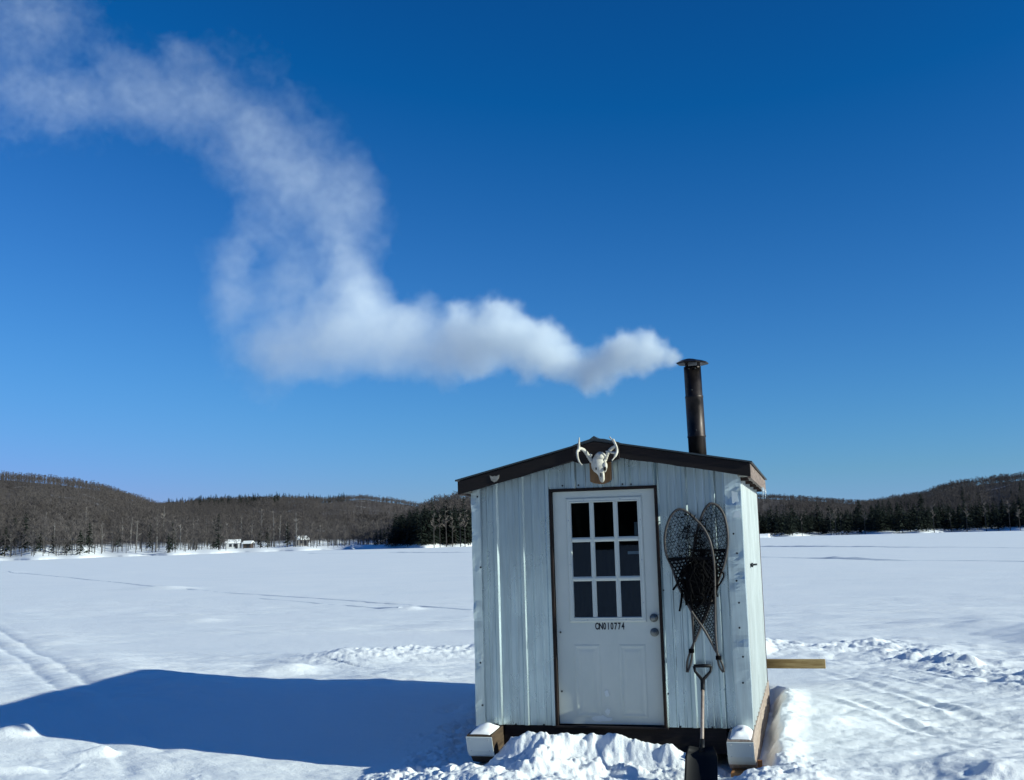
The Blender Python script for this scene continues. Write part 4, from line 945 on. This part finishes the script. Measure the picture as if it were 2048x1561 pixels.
for r_, O_ in ((rA, OA), (rB, OB)):               # nail it hangs from
    mb = MB(); mb.tube([(0, -.02, -.02), (0, -O_.y-.001, -.02)], .004, 6); mb.build('nail', M['screw'], r_)

# ------------------------------------------------------------------ snow shovel leaning by the corner
top = Vector(onY(1405, 1331, -.10)); neck = Vector(onY(1405.5, 1360, -.115)); sock = Vector(onY(1404, 1499, -.66)); bot = Vector(onY(1401, 1625, -.98))
sh = empty('snow_shovel', tuple(bot)); tag(sh, 'black snow shovel with wooden shaft and D-grip leaning against the hut right of the door', 'shovel')
M['blk'] = Mat('black_plastic', (.005, .0055, .007), .6, spec=.25).m
M['shaft'] = wood('pale_shaft_wood', (.24, .18, .14), (.48, .40, .34), (5, 5, .6), .5)
ax = (sock-neck).normalized(); sx_ = Vector((1, 0, 0))
R0 = lambda p: p-bot
mb = MB(); tl, tr2 = top+Vector((-.072, 0, -.006)), top+Vector((.072, 0, -.006))
mb.tube([R0(tl), R0(top+Vector((0, 0, -.004))), R0(tr2)], [.014, .015, .014], 12)
mb.tube([R0(tl), R0(tl+Vector((.008, -.002, -.045))), R0(neck+Vector((-.014, 0, .012))), R0(neck+ax*.02)], [.011, .011, .014, .013], 10)
mb.tube([R0(tr2), R0(tr2+Vector((-.008, -.002, -.045))), R0(neck+Vector((.014, 0, .012))), R0(neck+ax*.02)], [.011, .011, .014, .013], 10)
mb.tube([R0(neck), R0(neck+ax*.12)], [.020, .0175], 14); mb.build('grip', M['blk'], sh, True)
mb = MB(); mb.tube([R0(neck+ax*.05), R0(neck.lerp(sock, .5)), R0(sock+ax*.02)], .0145, 14); mb.build('shaft', M['shaft'], sh, True)
# blade: curved scoop with raised sides
bd = (bot-sock).normalized(); bn_ = bd.cross(sx_).normalized()
if bn_.y > 0: bn_ = -bn_
mb = MB(); mb.tube([R0(sock-ax*.09), R0(sock+ax*.03)], [.0185, .024], 14)
nu, nv = 16, 14; Lb = (bot-sock).length; V = []
for side_ in (0, 1):
    for j in range(nv+1):
        v = j/nv
        wv = .124*min(1, (.78+.22*math.sin(min(v/.14, 1)*PI/2)))*(1+.06*v)
        for i in range(nu+1):
            u = -1+2*i/nu; cup = .045*abs(u)**2.2*(1-.25*v)+.03*math.sin(PI*v*.9)*-.5+.030*(1-min(1, v/.10))**1.5
            p = sock+bd*(Lb*v*.98+.012*(abs(u)**4)*(v < .2))+sx_*(u*wv)+bn_*(cup+side_*-.006+.004*(1-min(1, abs(u)/.12))*(1-v))
            V.append(R0(p))
n1_ = (nu+1)*(nv+1); F = []
for j in range(nv):
    for i in range(nu):
        a = j*(nu+1)+i; F += [(a, a+1, a+nu+2, a+nu+1), (n1_+a, n1_+a+nu+1, n1_+a+nu+2, n1_+a+1)]
for i in range(nu): F += [(i, n1_+i, n1_+i+1, i+1), (nv*(nu+1)+i, nv*(nu+1)+i+1, n1_+nv*(nu+1)+i+1, n1_+nv*(nu+1)+i)]
for j in range(nv): F += [(j*(nu+1), (j+1)*(nu+1), n1_+(j+1)*(nu+1), n1_+j*(nu+1)), (j*(nu+1)+nu, n1_+j*(nu+1)+nu, n1_+(j+1)*(nu+1)+nu, (j+1)*(nu+1)+nu)]
mb.add(V, F); mb.build('scoop', M['blk'], sh, True)
# ------------------------------------------------------------------ smoke (a real volume drifting from the chimney)
PUFFS = [  # photo x, y, radius px, strength
 (1348,716,9,2.2),(1336,714,15,1.9),(1318,712,22,1.8),(1290,712,32,1.6),(1262,708,40,1.5),(1232,716,42,1.4),(1205,732,42,1.35),
 (1180,752,30,1.3),(1150,748,34,1.25),(1122,728,44,1.2),(1092,706,52,1.15),(1060,700,56,1.1),(1030,690,58,1.05),(1000,664,58,1.0),(985,630,30,1.0),
 (965,690,64,1.0),(925,700,66,1.0),(905,648,40,.95),(885,700,72,.95),(845,690,72,.95),(815,640,42,.85),(800,690,80,.9),(760,680,84,.85),
 (720,670,88,.85),(680,650,84,.8),(670,705,70,.8),(625,690,80,.75),(575,700,75,.7),(540,705,65,.65),(510,695,50,.55),(560,745,50,.35),(530,785,45,.18),
 (730,605,60,.75),(700,575,55,.7),(685,540,50,.55),(675,505,48,.5),(672,465,55,.45),(690,425,62,.42),(712,385,55,.4),(700,345,40,.38),
 (650,400,60,.42),(610,370,66,.42),(565,410,50,.38),(560,330,70,.42),(520,290,70,.42),(490,240,62,.42),(465,330,60,.32),(500,380,55,.34),
 (440,200,60,.36),(400,180,60,.34),(380,120,42,.34),(350,100,32,.3),(350,230,62,.34),(300,190,65,.34),(255,170,60,.36),(270,230,55,.3),
 (200,200,60,.36),(150,190,50,.34),(110,210,55,.38),(95,250,45,.34),(60,190,50,.3),(20,160,50,.24),(0,230,60,.2),(-60,170,70,.24),(-120,120,80,.24),
 (590,250,48,.2),(640,270,38,.16),(570,200,40,.18),(530,160,36,.16),
 (40,40,70,.3),(100,40,60,.3),(160,60,55,.24),(10,90,60,.22),(210,100,45,.2),(-50,30,80,.26),(60,-30,80,.26),(150,-20,60,.22),
 (500,440,48,.42),(480,480,45,.42),(470,520,42,.42),(460,560,42,.42),(455,600,42,.42),(448,640,36,.36),(450,680,36,.22),
 (600,330,75,.26),(640,400,80,.26),(560,390,75,.24),(500,250,75,.22),(430,260,75,.24),(360,170,75,.22),(300,240,70,.2),(230,180,80,.2),(160,250,70,.18),(90,180,80,.2),(20,240,80,.16),
 (680,460,70,.26),(640,500,60,.2),(520,470,60,.22),(470,640,50,.2),(610,540,60,.16),(540,330,90,.2),(440,320,70,.16),(380,240,80,.2),(640,250,60,.12),(700,330,60,.16),(730,420,45,.2),(330,130,60,.18),(250,120,60,.14),(40,120,80,.18),(120,120,70,.16),
 (1245,684,24,1.3),(1218,692,20,1.2),(1320,697,12,1.6),(1288,690,18,1.4),(1100,664,20,1.1),(1080,672,20,1.1),(988,608,20,1.0),(1010,622,22,1.0),(1050,655,22,1.0),(920,625,26,.9),(850,615,28,.8),(1165,778,16,1.2),(1215,768,16,1.2),(890,770,24,.7),(1050,760,20,.8),
 (740,450,55,.3),(735,500,45,.3),(745,380,40,.26),(720,560,50,.4),(560,520,55,.34),(600,560,60,.36),(540,590,60,.36),(500,600,60,.32),(560,450,60,.3),(440,520,50,.3),(430,600,45,.26),(620,460,60,.26),(480,710,45,.3),(450,740,40,.14),(500,770,45,.14),(680,340,60,.22),(650,300,55,.2),(590,210,55,.18),(530,120,50,.14),(450,120,60,.2),
 (590,470,45,.12),(580,580,50,.22),(620,600,50,.5),(560,640,45,.5)]
CHY = CHY_H
def smoke_point(x, y): return onY(x, y, CHY + 0.0024*(1350-x))
rs = np.random.RandomState(5)
cloud = []; bm = bmesh.new()
for (x, y, r, s) in PUFFS:
    s *= (.58 if y < 500 else .85) if s < .6 else (1.1 if x < 900 else 2.6)
    c = smoke_point(x, y); R = r*np.linalg.norm(c-CAM)/F_PX
    n = int(max(30, 420*s*(R/0.2)**2.6*4.0))
    d = rs.normal(size=(n, 3)); d /= np.linalg.norm(d, axis=1)[:, None]
    cloud.append(c + d*(rs.rand(n, 1)**0.42)*R*np.array([1, 1.1, 1]))
    bmesh.ops.create_icosphere(bm, subdivisions=1, radius=R*1.1+0.30, matrix=Matrix.Translation(Vector(c)))
cloud = np.concatenate(cloud)
tmp = bpy.data.meshes.new('smoke_hull'); bm.to_mesh(tmp); bm.free()
so = bpy.data.objects.new('smoke_plume', tmp); COL.objects.link(so)
md = so.modifiers.new('r', 'REMESH'); md.mode = 'VOXEL'; md.voxel_size = 0.22
bpy.context.view_layer.update()
hull = bpy.data.meshes.new_from_object(so.evaluated_get(bpy.context.evaluated_depsgraph_get()))
so.modifiers.clear(); nh = len(hull.vertices)
hull.vertices.add(len(cloud))
co = np.empty(len(hull.vertices)*3, np.float32); hull.vertices.foreach_get('co', co)
co = co.reshape(-1, 3); co[nh:] = cloud; hull.vertices.foreach_set('co', co.ravel()); hull.update()
so.data = hull; so['label'] = 'pale translucent wood smoke drifting left from the black stovepipe and curling up'; so['category'] = 'smoke'; so['kind'] = 'stuff'
print('smoke verts', nh, len(cloud))
sm = bpy.data.materials.new('smoke_volume'); sm.use_nodes = True; t = sm.node_tree; t.nodes.clear()
out = t.nodes.new('ShaderNodeOutputMaterial'); pv = t.nodes.new('ShaderNodeVolumePrincipled')
t.links.new(pv.outputs[0], out.inputs['Volume'])
pd = t.nodes.new('ShaderNodeTexPointDensity'); pd.point_source = 'OBJECT'; pd.object = so; pd.space = 'WORLD'
pd.radius = 0.070; pd.resolution = 256; pd.interpolation = 'Linear'; pd.vertex_color_source = 'VERTEX_NORMAL'
geo = t.nodes.new('ShaderNodeNewGeometry')
n1 = t.nodes.new('ShaderNodeTexNoise'); n1.inputs['Scale'].default_value = 3.2; n1.inputs['Detail'].default_value = 4; n1.inputs['Roughness'].default_value = .6
t.links.new(geo.outputs['Position'], n1.inputs['Vector'])
sub = t.nodes.new('ShaderNodeVectorMath'); sub.operation = 'SUBTRACT'; t.links.new(n1.outputs['Color'], sub.inputs[0]); sub.inputs[1].default_value = (.5, .5, .5)
scl = t.nodes.new('ShaderNodeVectorMath'); scl.operation = 'SCALE'; t.links.new(sub.outputs[0], scl.inputs[0]); scl.inputs['Scale'].default_value = 0.34
add = t.nodes.new('ShaderNodeVectorMath'); add.operation = 'ADD'; t.links.new(geo.outputs['Position'], add.inputs[0]); t.links.new(scl.outputs[0], add.inputs[1])
n3 = t.nodes.new('ShaderNodeTexNoise'); n3.inputs['Scale'].default_value = 10; n3.inputs['Detail'].default_value = 3; t.links.new(geo.outputs['Position'], n3.inputs['Vector'])
sub3 = t.nodes.new('ShaderNodeVectorMath'); sub3.operation = 'SUBTRACT'; t.links.new(n3.outputs['Color'], sub3.inputs[0]); sub3.inputs[1].default_value = (.5, .5, .5)
scl3 = t.nodes.new('ShaderNodeVectorMath'); scl3.operation = 'SCALE'; t.links.new(sub3.outputs[0], scl3.inputs[0]); scl3.inputs['Scale'].default_value = 0.11
add3 = t.nodes.new('ShaderNodeVectorMath'); add3.operation = 'ADD'; t.links.new(add.outputs[0], add3.inputs[0]); t.links.new(scl3.outputs[0], add3.inputs[1])
t.links.new(add3.outputs[0], pd.inputs['Vector'])
def sm_math(op, a, b):
    n = t.nodes.new('ShaderNodeMath'); n.operation = op
    for i, v in enumerate((a, b)):
        if isinstance(v, (int, float)): n.inputs[i].default_value = v
        else: t.links.new(v, n.inputs[i])
    return n.outputs[0]
dn = sm_math('MULTIPLY', sm_math('MAXIMUM', sm_math('SUBTRACT', pd.outputs['Density'], 0.9), 0.0), 0.050)
n2 = t.nodes.new('ShaderNodeTexNoise'); n2.inputs['Scale'].default_value = 1.6; n2.inputs['Detail'].default_value = 3; t.links.new(geo.outputs['Position'], n2.inputs['Vector'])
dn = sm_math('MULTIPLY', dn, sm_math('ADD', sm_math('MULTIPLY', n2.outputs['Fac'], 1.6), 0.2))
t.links.new(dn, pv.inputs['Density'])
pv.inputs['Color'].default_value = (0.92, 0.965, 1.0, 1); pv.inputs['Anisotropy'].default_value = 0.0
hull.materials.clear(); hull.materials.append(sm)
